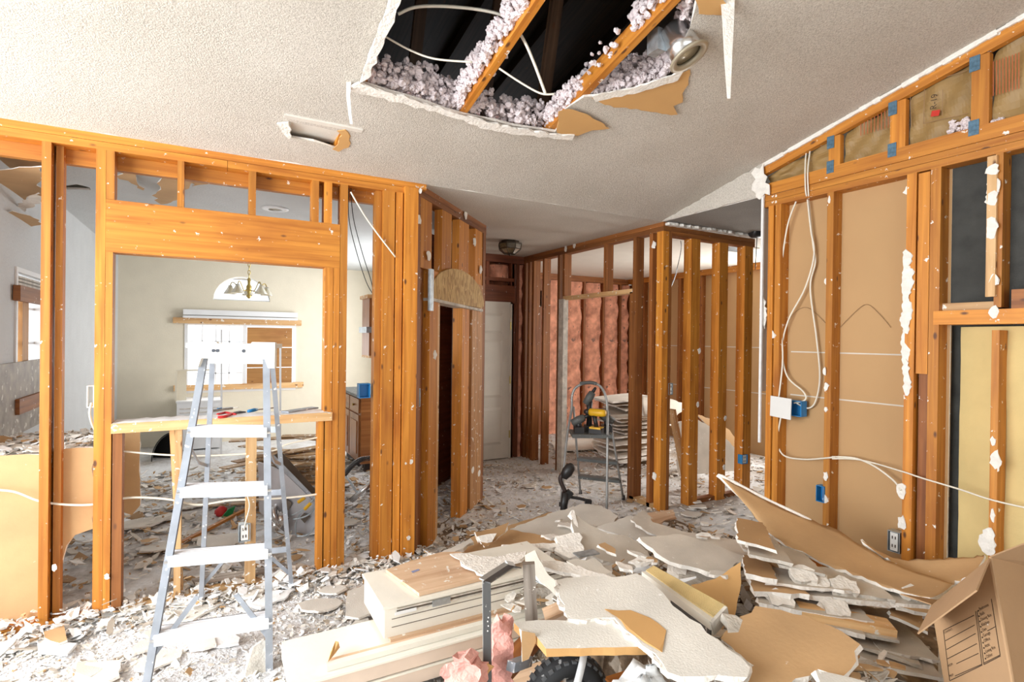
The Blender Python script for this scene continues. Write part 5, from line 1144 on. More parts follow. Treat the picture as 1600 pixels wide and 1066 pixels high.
# torn tan triangle standing up
P7 = fd(1120, 930, 2.35); o = slab_px('paper_flap', [(1157, 880), (1158, 912), (1152, 940), (1148, 964), (1131, 956), (1080, 916), (1117, 905), (1142, 888)], P7, -FH*.8+V((0, 0, .6))-RH*.2, .003, PP, jag=.004, step=.03, seed=13, bend=lambda x, y: .25*x*x); tag(o, 'tan torn paper triangle standing up in the pile', 'paper flap')
# upper small shards
piece([(844, 876), (870, 878), (955, 903), (948, 908), (880, 896), (848, 886)], (890, 890, .40), (-.2, 0), ('gypsum', 'gyp_back', 'gypsum'), 'long thin white shard left of the folded sheet', seed=14)
piece([(885, 876), (928, 872), (956, 893), (930, 896)], (920, 884, .41), (-.3, .1), FA, 'little grey shard right of the long thin one', seed=15)
piece([(784, 852), (880, 848), (882, 855), (800, 861)], (830, 856, .32), (-.15, 0), ('gypsum',)*3, 'straight white plaster stick lying across the pile', seed=16, name='plaster_chunk', th=.02)
piece([(868, 838), (905, 832), (912, 862), (890, 872), (866, 860)], (885, 858, .33), (-.4, 0), ('gypsum',)*3, 'crumbled white plaster lump left of the fold', seed=17, name='plaster_chunk', jag=.015, th=.03)
piece([(742, 834), (794, 822), (788, 836), (757, 858)], (765, 842, .27), (-.1, .2), BKF, 'curled tan paper scrap at the left of the pile', seed=18, bend=lambda x, y: .5*x*x, name='paper_scrap', th=.004)
piece([(746, 838), (776, 833), (770, 844), (752, 846)], (760, 840, .295), (-.3, 0), ('gypsum',)*3, 'white crumb resting on the curled tan scrap', seed=19, name='plaster_chunk', th=.012)
# main near slab with bare patch
o = piece([(871, 908), (899, 904), (960, 905), (994, 899), (1006, 905), (1064, 958), (1122, 1000), (1172, 1043), (1168, 1058), (1100, 1056), (1064, 1056), (1043, 1049), (1024, 1021), (975, 984), (960, 967), (887, 968), (875, 936)], (960, 940, .50), (-.10, -.04), LT, 'largest grey slab across the front of the pile', seed=20, th=.013)
piece([(945, 954), (985, 955), (1015, 966), (1041, 985), (1038, 1000), (1030, 1016), (1008, 1003), (985, 985), (970, 970)], (960, 940, .5045), (-.10, -.04), PP, None, seed=21, th=.003, name='bare_paper', cat=None)
bp_ = bpy.data.objects['bare_paper']; bp_.parent = o; bp_.location = bp_.location-o.location; bp_['label'] = 'bare tan paper patch'
slab_px('torn_rim', [(868, 905), (880, 918), (888, 950), (900, 960), (950, 962), (985, 985), (1032, 1030), (1062, 1052), (1044, 1051), (1020, 1022), (975, 986), (958, 970), (886, 970), (872, 938)], fz(960, 940, .4975), V((0, 0, 1))-FH*.10-RH*.04, .016, ('gypsum',)*3, o, jag=.012, step=.02, seed=22)
# boxed-in drywall edge piece
o = piece([(803, 972), (840, 968), (955, 970), (985, 985), (1014, 1011), (853, 1014), (838, 994), (815, 985)], (900, 990, .47), (-.12, 0), ('gyp_face_light', 'gyp_back', 'torn_paper'), 'grey soffit piece with tan wrapped front edge', seed=23, th=.028, jag=.0015, tear=.002)
slab_px('end_board', [(815, 986), (836, 990), (838, 1002), (826, 1030), (816, 1034)], fd(828, 1005, 1.75), -FH+RH*.3, .012, ('gyp_back', 'gyp_face', 'gypsum'), o, jag=.003, seed=24)
piece([(1120, 1000), (1172, 1042), (1168, 1070), (1118, 1070)], (1150, 1040, .44), (-.2, 0), LT, 'pale broken corner below the largest slab', seed=25)
piece([(1180, 948), (1201, 952), (1260, 965), (1315, 989), (1344, 1009), (1330, 1046), (1316, 1058), (1278, 1046), (1230, 1072), (1160, 1072), (1178, 1040), (1126, 998), (1150, 975)], (1230, 1005, .46), (-.12, -.06), BKF, 'broad tan-backed sheet at the lower right of the pile', seed=26, jag=.009)
piece([(1274, 1047), (1300, 1052), (1360, 1068), (1360, 1080), (1278, 1080)], (1310, 1062, .47), (-.1, 0), LT, 'white sheet corner at the bottom edge of the pile', seed=27)
piece([(1128, 958), (1150, 962), (1168, 975), (1160, 990), (1138, 985)], (1145, 975, .47), (-.3, .2), ('gyp_dirty',)*3, 'grey crumpled lump beside the folded blind', seed=28, name='plaster_chunk', jag=.01, th=.03)
# folded venetian blind bundle
c0, c1, c2_, c3 = fd(1022, 893, 2.30), fd(1136, 957, 1.93), fd(1113, 982, 1.88), fd(1006, 902, 2.27)
BLN = E('folded_blind', (c0+c1+c2_+c3)/4-V((0, 0, .06)), 'bundle of yellowed blind slats lying on the largest slab', 'blind')
for k in range(13):
    t = k/12; a, b = c0.lerp(c3, .05+.72*t), c1.lerp(c2_, .05+.72*t); MB().beam(a, b, .0045, .05, (0, 0, 1)).build('slat', 'blind_yellow', BLN)
a, b = c0.lerp(c3, .92), c1.lerp(c2_, .92); MB().beam(a+V((0, 0, -.002)), b+V((0, 0, -.002)), .03, .05, (0, 0, 1)).build('headrail', 'board_white', BLN)
a, b = c0.lerp(c3, 1.08), c1.lerp(c2_, 1.1); MB().beam(a-V((0, 0, .02)), b-V((0, 0, .02)), .006, .035).build('trim_strip', 'steel_dark', BLN)
MB().beam(c1.lerp(c2_, 0), c1.lerp(c2_, 1), .012, .05).build('end_cap', 'gyp_dirty', BLN)
# dark wedge gaps with planks
for k, (a, b, z, L2, mat, lab) in enumerate([((840, 905), (905, 930), .36, .05, 'galv', 'grey metal strip under the shards'), ((900, 868), (932, 862), .36, .06, 'galv', 'short grey metal strip behind shards')]):
    o = MB().beam(fz(*a, z), fz(*b, z), L2, .006).build('metal_strip', mat); tag(o, lab, 'metal strip')
# curved paper sheet left of the shards
o = piece([(820, 868), (836, 860), (842, 874), (858, 900), (884, 930), (876, 938), (846, 912), (828, 890)], (845, 893, .43), (-.5, -.4), FA, 'narrow grey sheet curling beside the weathered stick', seed=29)

# ---- edge-on stack at right
rnd = random.Random(77)
edges = [((1152, 842), (1213, 858), .30, 'gypsum', 'bent white shard peeking from under the curled sheet'), ((1170, 868), (1240, 882), .33, 'gyp_dirty', 'dirty shard high in the right stack'), ((1215, 880), (1290, 895), .33, 'gyp_dirty', 'crumbled grey shard under the curled sheet'),
         ((1165, 895), (1215, 905), .36, 'gypsum', 'short thick shard at the stack corner'), ((1198, 911), (1331, 922), .36, 'gypsum', 'upper long white-edged sheet of the right stack'), ((1300, 925), (1400, 938), .36, 'gyp_dirty', 'dark edged sheet in the middle of the stack'),
         ((1178, 923), (1265, 929), .40, 'gypsum', 'pale thick sheet end left in the stack'), ((1262, 928), (1455, 945), .38, 'gypsum', 'longest white-edged sheet of the right stack'), ((1185, 941), (1367, 971), .40, 'gypsum', 'ragged white sheet below the longest one'),
         ((1253, 962), (1402, 992), .42, 'lath', 'orange-edged plank in the right stack'), ((1266, 974), (1352, 994), .41, 'gypsum', 'thin white sheet under the orange-edged plank'), ((1340, 990), (1405, 1004), .38, 'gyp_dirty', 'brown edged sheet near the box'),
         ((1400, 945), (1458, 960), .33, 'gyp_dirty', 'dark tilted sheet behind the box flap'), ((1340, 1008), (1440, 1040), .36, 'gyp_dirty', 'shadowed sheet deep in the stack'), ((1334, 1036), (1476, 1062), .37, 'gypsum', 'lowest white-edged sheet beside the box'), ((1390, 960), (1450, 985), .28, 'gyp_dirty', 'slanting shard in the dark of the stack'),
         ((1375, 1015), (1470, 1030), .30, 'gypsum', 'torn pale sheet end beside the box base')]
for k, (a, b, z, em, lab) in enumerate(edges):
    A, B = fd(*a, 2.42-(a[1]-850)*.0021), fd(*b, 2.40-(b[1]-850)*.0021); u = (B-A); L_ = u.length; u.normalize(); bk = V((0, 0, 1)).cross(u).normalized(); bk = (bk+V((0, 0, rnd.uniform(-.12, .03)))).normalized(); dp = rnd.uniform(.3, .45)
    tn = .022 if k in (3, 6, 7, 8) else rnd.uniform(.012, .018)
    if em == 'lath': o = MB().beam(A.lerp(B, 0)+bk*.05, B+bk*.05, .1, .03).build('plank', 'pine_pale')
    else: o = slab('drywall_sheet', [[(0, 0), (L_*.5, rnd.uniform(-.012, .012)), (L_, 0), (L_*rnd.uniform(.85, 1), dp), (L_*rnd.uniform(0, .2), dp*.9)]], A, u, bk, tn, ('gyp_back' if k % 3 == 0 else 'gyp_face', 'gyp_back', em), jag=.006, step=.03, seed=100+k, tear=.008)
    tag(o, lab, 'plank' if em == 'lath' else 'drywall')
for k, (px, py, z) in enumerate(((1255, 898, .40), (1275, 903, .40), (1320, 915, .38), (1220, 934, .43), (1305, 950, .43), (1435, 928, .40))):
    P = fd(px, py, 2.42-(py-850)*.0021); o = slab('plaster_chunk', [[(-.05, -.03), (.04, -.04), (.06, .02), (.0, .05), (-.05, .03)]], P, RH, FH*.8+V((0, 0, .4)), .025, ('gypsum', 'gypsum', 'gyp_dirty'), jag=.008, step=.02, seed=200+k, tear=.01); tag(o, ('white lump tucked under the curled sheet', 'second white lump under the curled sheet', 'round white lump above the longest white edge', 'white lump on the pale thick sheet end', 'white lump above the orange-edged plank', 'white lump close to the box flap')[k], 'plaster')

# ---- big curled sheet
def curl(name, ctrl, mats, th, nu=26, nv=9, parent=None, wav=.006, seed=3):
    rnd = random.Random(seed); rows = [smooth_path(r, 8) for r in ctrl]
    G = []
    for i in range(nu+1):
        col = []
        for r in rows:
            t = i/nu*(len(r)-1); k = min(int(t), len(r)-2); col.append(r[k].lerp(r[k+1], t-k))
        c = smooth_path(col, 8); G.append([c[min(int(round(j/nv*(len(c)-1))), len(c)-1)] for j in range(nv+1)])
    for i in range(nu+1):
        for j in (0, nv): G[i][j] = G[i][j]+V((rnd.uniform(-wav, wav), rnd.uniform(-wav, wav), rnd.uniform(-wav, wav)))
    vs = []; W = nv+1
    for i in range(nu+1):
        for j in range(W):
            a = G[min(i+1, nu)][j]-G[max(i-1, 0)][j]; b = G[i][min(j+1, nv)]-G[i][max(j-1, 0)]; n = a.cross(b).normalized(); vs.append((G[i][j], n))
    N = len(vs); P = [v for v, n in vs]+[v+n*th for v, n in vs]; fs = []; mi = []
    for i in range(nu):
        for j in range(nv):
            q = (i*W+j, i*W+j+1, (i+1)*W+j+1, (i+1)*W+j); fs.append(q); mi.append(0); fs.append(tuple(x+N for x in q[::-1])); mi.append(1)
    bd = [(i*W, (i+1)*W) for i in range(nu)]+[((i+1)*W+nv, i*W+nv) for i in range(nu)]+[(j+1, j) for j in range(nv)]+[(nu*W+j, nu*W+j+1) for j in range(nv)]
    for a, b in bd: fs.append((a, b, b+N, a+N)); mi.append(2)
    o = mesh(name, P, fs, list(mats), mi, parent=parent)
    me = o.data
    for p in me.polygons: p.use_smooth = p.material_index < 2
    return o
top = [fd(1122, 741, 3.00), fd(1190, 778, 2.95), fd(1250, 806, 2.88), fd(1310, 830, 2.78), fd(1360, 862, 2.62), fd(1420, 890, 2.45), fd(1490, 912, 2.25)]
midr = [fd(1150, 772, 2.92), fd(1205, 815, 2.80), fd(1262, 842, 2.70), fd(1320, 868, 2.58), fd(1370, 892, 2.46), fd(1420, 912, 2.32), fd(1475, 925, 2.18)]
bot = [fd(1178, 805, 2.84), fd(1212, 842, 2.72), fd(1262, 868, 2.60), fd(1320, 893, 2.46), fd(1372, 912, 2.34), fd(1412, 926, 2.24), fd(1455, 935, 2.12)]
o = curl('curled_sheet', [top, midr, bot], ('gyp_back', 'gyp_face_light', 'gypsum'), .014); tag(o, 'long curled drywall sheet rising to a point by the right wall', 'drywall')
rimp = [fd(1122, 741, 2.995), fd(1160, 760, 2.96), fd(1200, 781, 2.93), fd(1240, 800, 2.88), fd(1270, 814, 2.85)]
b = MB(); b.tube(smooth_path(rimp, 4), [.003]+[.006+.004*random.Random(i).random() for i in range(15)]+[.002], 6); b.build('torn_rim', 'gypsum', o, True)
back = [fd(1330, 838, 2.72), fd(1400, 858, 2.6), fd(1470, 862, 2.5), fd(1530, 862, 2.4), fd(1556, 858, 2.36)]
low = [fd(1360, 866, 2.68), fd(1420, 893, 2.5), fd(1470, 908, 2.36), fd(1500, 900, 2.3), fd(1540, 880, 2.28)]
o = curl('curled_sheet', [[fd(1345, 845, 2.70), fd(1400, 872, 2.6), fd(1470, 873, 2.5), fd(1540, 868, 2.42)], [fd(1370, 864, 2.62), fd(1420, 886, 2.52), fd(1475, 893, 2.42), fd(1530, 884, 2.36)], [fd(1390, 878, 2.56), fd(1430, 898, 2.44), fd(1480, 912, 2.32), fd(1520, 900, 2.28)]], ('gyp_back', 'gyp_face', 'gypsum'), .012, seed=5); tag(o, 'shaded tan sheet end behind the cardboard box flap', 'drywall')

# ---- cardboard box
Bt, Bb = fd(1548, 871, 1.62), fd(1592, 1120, 1.50); At, Ab = fd(1455, 946, 1.86), fd(1484, 1120, 1.74); rt = fd(1690, 905, 1.86)-Bt
At = fpl(1455, 946, Ab, (Bb-Ab).cross(Bt-Ab))
Ct, Cb = Bt+rt, Bb+rt; Dt, Db = At+rt, Ab+rt
BX = E('cardboard_box', (Ab+Cb)/2, 'open brown cardboard moving box with printed checklist', 'box')
def wallq(name, a, b, c, d, th=.005, mat='cardboard', parent=BX, flip=1):
    n = (b-a).cross(d-a).normalized()*th*flip; v = [a, b, c, d]
    return mesh(name, v+[x-n for x in v], [(0, 1, 2, 3), (7, 6, 5, 4), (0, 4, 5, 1), (1, 5, 6, 2), (2, 6, 7, 3), (3, 7, 4, 0)], mat, parent=parent)
fr = wallq('front_wall', Ab, Bb, Bt, At); wallq('right_wall', Bb, Cb, Ct, Bt); wallq('back_wall', Cb, Db, Dt, Ct); wallq('left_wall', Db, Ab, At, Dt); wallq('bottom', Ab, Db, Cb, Bb)
fl1, fl2 = fd(1433, 990, 1.66), fd(1525, 922, 1.43)
wallq('flap', At, fl1, fl2, fd(1546, 872, 1.61), .004)
wallq('flap', Bt, Ct, Ct+V((.12, -.06, .02)), Bt+V((.12, -.06, .05)), .004); wallq('flap', Dt, At, At+(Dt-At)*.1+V((-.1, .08, .03)), Dt+V((-.1, .08, .03)), .004)
# print on the front wall, laid out in the wall's own plane
fu = (Bb-Ab); fv = (At-Ab); fn = fu.cross(fv).normalized()
if fn.dot(CAM-Ab) < 0: fn = -fn
def FP(s, t): return Ab+(Bb-Ab).lerp(Bt-At, t)*s+fv*t
def px2st(px, py):
    P = fpl(px, py, Ab, fn); best = None
    s, t = .5, .5
    for _ in range(20):
        Q = FP(s, t); du = (FP(s+.01, t)-Q)/.01; dv = (FP(s, t+.01)-Q)/.01; r_ = P-Q
        a11, a12, a22 = du.dot(du), du.dot(dv), dv.dot(dv); b1, b2 = r_.dot(du), r_.dot(dv); de = a11*a22-a12*a12
        s += (b1*a22-b2*a12)/de; t += (b2*a11-b1*a12)/de
    return s, t
def pline(a, b, w_=.0016):
    A, B = fpl(*a, Ab, fn)+fn*.0012, fpl(*b, Ab, fn)+fn*.0012
    o = MB().beam(A, B, w_, .0008, fn).build('printed_line', 'ink', BX)
def K(x, y): return (1430+x/4.935, 850+y/4.935)
for a, b in (((222, 668), (455, 552)), ((235, 748), (460, 627)), ((245, 815), (468, 692)), ((252, 887), (478, 770)), ((320, 925), (490, 845)), ((310, 1020), (515, 930)), ((270, 1056), (515, 938)), ((220, 668), (268, 1056)), ((468, 520), (518, 940)), ((480, 520), (532, 932)), ((590, 425), (658, 858)), ((532, 920), (658, 858)), ((532, 932), (660, 866)), ((560, 672), (620, 640))): pline(K(*a), K(*b))
def text_on(body, at, to, size, parent, mat, nrm, name='printed_text'):
    cu = bpy.data.curves.new('t', 'FONT'); cu.body = body; cu.size = 1; ob = bpy.data.objects.new('t', cu); COL.objects.link(ob)
    me = bpy.data.meshes.new_from_object(ob); bpy.data.objects.remove(ob)
    u = (to-at).normalized(); v = nrm.cross(u).normalized()
    vs = [at+u*(p.co.x*size)+v*(p.co.y*size)+nrm*.0015 for p in me.vertices]; fs = [tuple(p.vertices) for p in me.polygons]
    return mesh(name, vs, fs, mat, parent=parent)
dirv = lambda a, b: (fpl(*K(*a), Ab, fn), fpl(*K(*b), Ab, fn))
for k, wd in enumerate(('Bedroom', 'Bath', 'Dining Rm', 'Kitchen', 'Den', 'Garage', 'Office', 'Attic', 'Living Rm', 'Other')):
    y = 515+k*41; x = 487+k*6.2; A, B = dirv((x+14, y), (x+90, y-38)); text_on(wd, A, B, .0115, BX, 'ink', fn)
    A, B = dirv((x-2, y+4), (x+6, y)); MB().beam(A+fn*.001, B+fn*.001, .0035, .0008, fn).build('check_box', 'ink', BX)
for wd, p in (('CONTENTS', (230, 694)), ('ROOM', (260, 950)), ('FROM', (270, 1030))): A, B = dirv(p, (p[0]+60, p[1]-30)); text_on(wd, A, B, .0085, BX, 'ink', fn)

# ---- long white boards stacked at the bottom centre (closet doors and rails)
def xyz(px, py, z): return fz(px, py, z)
def board(name, xl, y0, y1, z0, z1, L_, mat, label, ends=True):
    R = E(name, ((2*xl+L_)/2, (y0+y1)/2, z0), label, 'board'); part('core', mat, R, (xl, xl+L_, y0, y1, z0, z1))
    return R
p = fz(440, 1003, .20); YF = 2.03; YBk = p.y
for z0, z1, lab, dx in ((.073, .135, 'lowest long white door panel of the stack', .03), (.139, .20, 'second long white door panel of the stack', 0)):
    R = E('door_panel_board', (p.x+1, (YF+YBk)/2, z0), lab, 'board')
    part('core', 'board_white', R, (p.x+dx, p.x+1.9, YF+.012, YBk, z0, z1)); part('edge_band', 'board_pink', R, (p.x+dx+.02, p.x+1.9, YF, YF+.0115, z0+.002, z1-.008)); part('top_lip', 'board_white', R, (p.x+dx, p.x+1.9, YF-.004, YF+.0115, z1-.0075, z1))
p2 = fz(497, 1008, .205)
R = E('trim_rail', (p2.x+.6, YF+.1, .202), 'thin white moulding with a tan bracket end', 'moulding')
part('rail', 'board_white', R, (p2.x, p2.x+1.6, YF+.03, YF+.06, .2015, .222)); part('lip', 'plywood', R, (p2.x+.02, p2.x+1.6, YF+.062, YF+.09, .2015, .214))
mesh('corner_bracket', [fz(516, 1020, .225), fz(531, 1012, .225), fz(520, 1026, .225), fz(524, 1002, .255), fz(512, 1036, .225), fz(529, 1003, .255)], [(0, 1, 3), (0, 3, 4), (1, 5, 3), (2, 4, 3), (2, 3, 5), (0, 4, 2), (0, 2, 1), (1, 2, 5)], 'torn_paper', parent=R)
p3 = fz(601, 946, .36); p3b = fz(604, 889, .36)
R = E('cabinet_side', (p3.x+.6, p3.y+.1, .225), 'white cabinet side with drawer runner on top of stack', 'board'); yf = p3.y
part('core', 'board_white', R, (p3.x, p3.x+.86, yf, p3b.y, .225, .345)); part('front_lip', 'board_white', R, (p3.x-.01, p3.x+.86, yf-.012, p3b.y, .3455, .36))
for z in (.334, .318): part('drawer_runner', 'gyp_dirty', R, (p3.x+.05, p3.x+.84, yf-.008, yf-.0005, z-.003, z+.003))
part('runner_channel', 'sink_dark', R, (p3.x+.05, p3.x+.84, yf-.003, yf-.0005, .322, .330))
part('runner_latch', 'galv', R, (p3.x+.2, p3.x+.28, yf-.014, yf-.0085, .312, .338)); part('runner_end', 'vinyl_white', R, (p3.x+.04, p3.x+.13, yf-.012, yf-.0085, .314, .326))
for z in (.295, .262): part('groove', 'sink_dark', R, (p3.x+.03, p3.x+.86, yf-.0015, yf-.0003, z, z+.0025))
part('bottom_rail', 'plywood', R, (p3.x+.02, p3.x+.86, yf-.02, yf+.02, .215, .2245)); part('spacer', 'plywood', R, (p3.x+.3, p3.x+.84, yf+.05, p3b.y-.05, .201, .2145))
o = piece([(603, 890), (645, 876), (688, 863), (720, 862), (765, 900), (655, 927)], (680, 890, .376), (0, 0), ('plywood',)*3, 'pinkish plywood panel on top of the white stack', th=.014, seed=41, jag=0, warp=0, tear=0, name='plywood_sheet', cat='board')
mesh('paper_label', [fz(642, 893, .3772), fz(654, 889, .3772), (fz(656, 891, .3772)), fz(645, 895.5, .3772)], [(0, 1, 2, 3)], 'label_blue', parent=o)
piece([(702, 864), (722, 862), (770, 868), (822, 860), (820, 868), (800, 878), (762, 899), (748, 897), (722, 880)], (760, 880, .40), (-.03, 0), ('gypsum', 'gyp_back', 'gypsum'), 'jagged white paper-faced scrap on the plywood panel', th=.008, seed=42, jag=.012)
piece([(600, 912), (640, 905), (655, 925), (605, 938)], (625, 920, .33), (0, 0), BKF, 'tan scrap between plywood panel and floor chips', seed=43)
piece([(675, 872), (735, 842), (740, 848), (690, 874)], (705, 860, .24), (0, 0), LT, 'pale splintered strip beside the plywood panel', seed=44, th=.02)
# white board end and floor-side panel at the very bottom
o = MB().box(fz(404, 1066, .1).x-.1, fz(470, 1066, .1).x+.6, 1.55, 2.0, .03, .068).build('white_panel', 'board_white'); tag(o, 'white panel lying on the floor at the bottom edge', 'board')
o = MB().box(p2.x+.25, p2.x+1.3, 1.5, 1.95, .03, .06).build('brown_panel', 'plywood'); tag(o, 'pale plywood panel under the white boards', 'board')
# ---- steel frame post
SP = E('steel_frame', fd(760, 1120, 1.72), 'grey steel angle frame post standing before the boards', 'frame')
a, b, c, d = fd(761, 1130, 1.70), fd(759, 907, 1.78), fd(797, 882, 1.95), fd(808, 884, 2.0)
for nm, P, Q, w0 in (('post', a, b, .018), ('arm', b, c, .018), ('arm_end', c, d, .02)):
    n = (Q-P).normalized(); s = RH; 
    MB().beam(P-RH*.009, Q-RH*.009, .004, .03, FH).build(nm+'_flange', 'steel_light', SP); MB().beam(P+RH*.004-FH*.015, Q+RH*.004-FH*.015, .026, .004, FH if nm == 'post' else V((0, 0, 1))).build(nm, 'steel_dark', SP)
for k, (px, py) in enumerate(((763, 965), (762, 971), (763, 978), (762, 986), (764, 994))): MB().lathe([(0, 0), (.0022, 0), (.0022, .002), (0, .002)], fd(px, py, 1.735), -FH, 6).build('dust_spot', 'gypsum', SP)
# weathered stick, lower stick, hose
o = MB().beam(fd(826, 880, 2.02), fd(832, 1000, 1.98), .045, .045, FH).build('weathered_stick', 'weathered'); tag(o, 'upright weathered grey timber stick behind the soffit piece', 'timber')
o = MB().beam(fd(873, 1015, 1.83), fd(875, 1130, 1.7), .04, .04, FH).build('weathered_stick', 'weathered'); tag(o, 'short weathered timber leg below the soffit piece', 'timber')
o = wire('clear_hose', [fd(913, 1018, 1.8), fd(909, 1040, 1.75), fd(900, 1075, 1.7)], .012, 'bag_plastic'); tag(o, 'clear grey plastic hose hanging by the wheel', 'hose')
o = MB().beam(fz(850, 962, .36), fz(890, 945, .40), .09, .012).build('plank', 'plywood'); tag(o, 'brown plank end behind the weathered stick', 'plank')
for k, (a, b, lab) in enumerate((((770, 1066, .27), (830, 1002, .27), 'olive brown plank beside the wheel'), ((955, 1075, .22), (1000, 1060, .22), 'orange plank end right of the wheel'))):
    o = MB().beam(fz(*a), fz(*b), .08, .03).build('plank', 'pine_dark'if k == 0 else 'pine'); tag(o, lab, 'plank')
o = MB().beam(fd(798, 1042, 1.75), fd(826, 1032, 1.85), .03, .03).build('metal_bracket', 'aluminium'); tag(o, 'bright metal bracket left of the wheel', 'bracket')
# wheel
wc = fd(884, 1092, 1.80); wa = (RH*.35-FH).normalized(); WHL = E('pneumatic_wheel', wc-V((0, 0, .15)), 'black treaded rubber wheel under the pile', 'wheel')
prof = []
for k in range(14): t = k/14*math.tau; prof.append((.112+.038*math.cos(t), .042*math.sin(t)))
MB().lathe(prof, wc, wa, 36, closed=True).build('tyre', 'rubber', WHL, True)
a_ = wa.orthogonal().normalized(); b_ = wa.cross(a_)
for k in range(30):
    an = k*math.tau/30; e = a_*math.cos(an)+b_*math.sin(an); tg = -a_*math.sin(an)+b_*math.cos(an)
    for s in (-.026, 0, .026):
        c = wc+e*(.149-(.012 if s else 0))+wa*s+tg*(.008 if s else 0); MB().beam(c-wa*.009, c+wa*.009, .016, .008, e).build('tread_block', 'rubber_light', WHL)
MB().lathe([(0, -.02), (.05, -.02), (.078, -.03), (.08, .03), (.05, .02), (0, .02)], wc, wa, 20).build('hub', 'steel_dark', WHL, True)
MB().lathe([(0, -.05), (.014, -.05), (.014, .05), (0, .05)], wc, wa, 12).build('axle', 'steel_bright', WHL, True)
# plastic bag
rnd = random.Random(8); n = 14; vs = []; fs = []; bc = fd(1008, 1104, 1.62)
for i in range(n+1):
    th_ = math.pi*i/n
    for j in range(22):
        ph = math.tau*j/22; r = 1+.12*rnd.uniform(-1, 1)+.1*math.sin(3*ph+i); vs.append(bc+RH*(.11*r*math.sin(th_)*math.cos(ph))+FH*(.12*r*math.sin(th_)*math.sin(ph))+V((0, 0, .13*r*math.cos(th_)-.03)))
for i in range(n):
    for j in range(22): fs.append((i*22+j, (i+1)*22+j, (i+1)*22+(j+1) % 22, i*22+(j+1) % 22))
o = mesh('plastic_bag', vs, fs, 'bag_plastic', smooth=True); tag(o, 'crumpled clear plastic bag under the largest slab', 'bag')
# pink insulation: torn flat batts with ragged tops
def torn_batt(pix, dep, th, label, seed, lean=0):
    rnd = random.Random(seed); P = fd(pix[0][0], pix[0][1], dep); N = (-FH+V((0, 0, .25))+RH*lean).normalized()
    o = slab_px('insulation_batt', pix, P, N, th, ('pink_wool',)*3, jag=.010, step=.014, grid=.018, seed=seed, tear=.012, warp=.004, bend=lambda x, y: .010*math.sin(x*70+seed)+.012*math.sin(y*38+x*40)+rnd.uniform(-.004, .004))
    return tag(o, label, 'insulation')
torn_batt([(770, 975), (778, 966), (792, 970), (799, 962), (801, 985), (800, 1020), (802, 1050), (798, 1090), (764, 1090), (766, 1030)], 1.84, .05, 'torn pink insulation batt right of the steel post', 1, .3)
torn_batt([(690, 1052), (704, 1036), (712, 1022), (730, 1024), (735, 1040), (748, 1048), (752, 1090), (688, 1090)], 1.68, .06, 'torn pink insulation batt left of the steel post', 2, -.4)
o = slab('paper_scrap', [[(-.04, -.02), (.03, -.03), (.05, .02), (-.01, .03)]], fd(745, 1048, 1.7), RH, V((0, 0, 1))-FH*.3, .004, PP, jag=.006, step=.02, seed=7); tag(o, 'little tan paper scrap against the steel post', 'paper')

# ---- rubble mound filling the pile
rnd = random.Random(55); nu, nv = 52, 40; vs = []; fs = []
def zp(d):
    tb = ((1.3, .30), (1.8, .34), (2.2, .32), (2.75, .25), (3.42, .13), (4.1, .03), (4.4, 0))
    for (a, x), (b, y) in zip(tb, tb[1:]):
        if a <= d <= b: return x+(y-x)*(d-a)/(b-a)
    return .3 if d < 1.3 else 0
for i in range(nu+1):
    for j in range(nv+1):
        d = 1.15+3.2*j/nv; t0, t1 = -.02-.0*d, .80
        if d > 3: t1 = .80-(d-3)*.3
        t0 = .06 if d < 2.3 else .06-.16*(d-2.3)/1.2
        t = t0+(t1-t0)*i/nu; P = FH*d+RH*(t*d); e = min(i, nu-i)/nu*6; h = zp(d)*min(1, e)*(1 if d > 1.3 else .8)
        if t < .27 and d < 2.25: h *= .2
        if t > .38 and d > 1.9: h *= max(.25, 1-(t-.38)*5)
        P.x = min(P.x, XR-.04); vs.append((P.x, P.y, max(0.002, h-.03+rnd.uniform(-.035, .035)*(h > .05))))
for i in range(nu):
    for j in range(nv): fs.append((i*(nv+1)+j, (i+1)*(nv+1)+j, (i+1)*(nv+1)+j+1, i*(nv+1)+j+1))
b0 = len(vs)
o = mesh('rubble_mound', vs, fs, 'rubble'); tag(o, 'crushed plaster and board rubble forming the heap', 'rubble', kind='stuff')

# ================================================================== DRYWALL STACK IN THE BEDROOM
base = fz(985, 735); lab_b = ['top sheet of the bedroom drywall stack', 'second sheet down in the bedroom drywall stack']
rnd = random.Random(91)
for k in range(16):
    y = 628+k*6.2; A = fy(962+rnd.uniform(-6, 16), y, 4.75+rnd.uniform(-.1, .1)); L_ = rnd.uniform(.62, .8); z = A.z
    o = slab('drywall_sheet', [[(0, 0), (L_, rnd.uniform(-.05, .02)), (L_*rnd.uniform(.9, 1), .5), (.05, .45)]], V((A.x, A.y, z)), V((1, rnd.uniform(-.1, .1), rnd.uniform(-.03, .03))), V((0, 1, rnd.uniform(-.05, .1))), rnd.uniform(.012, .02), LT, jag=.01, step=.05, seed=300+k, tear=.01)
    tag(o, 'white broken sheet, %s of the flat stack behind the partition' % ('topmost' if k == 0 else ORD[k]+' from the top'), 'drywall', 'stacked sheets behind the bedroom partition')
o = slab_px('drywall_sheet', [(1060, 660), (1090, 655), (1120, 672), (1140, 690), (1158, 712), (1163, 738), (1120, 750), (1060, 752), (1058, 700)], fy(1100, 745, 4.1), (-.15, -1, .25), .0127, FA, seed=330, jag=.006); tag(o, 'large grey rounded sheet leaning behind the hall studs', 'drywall')
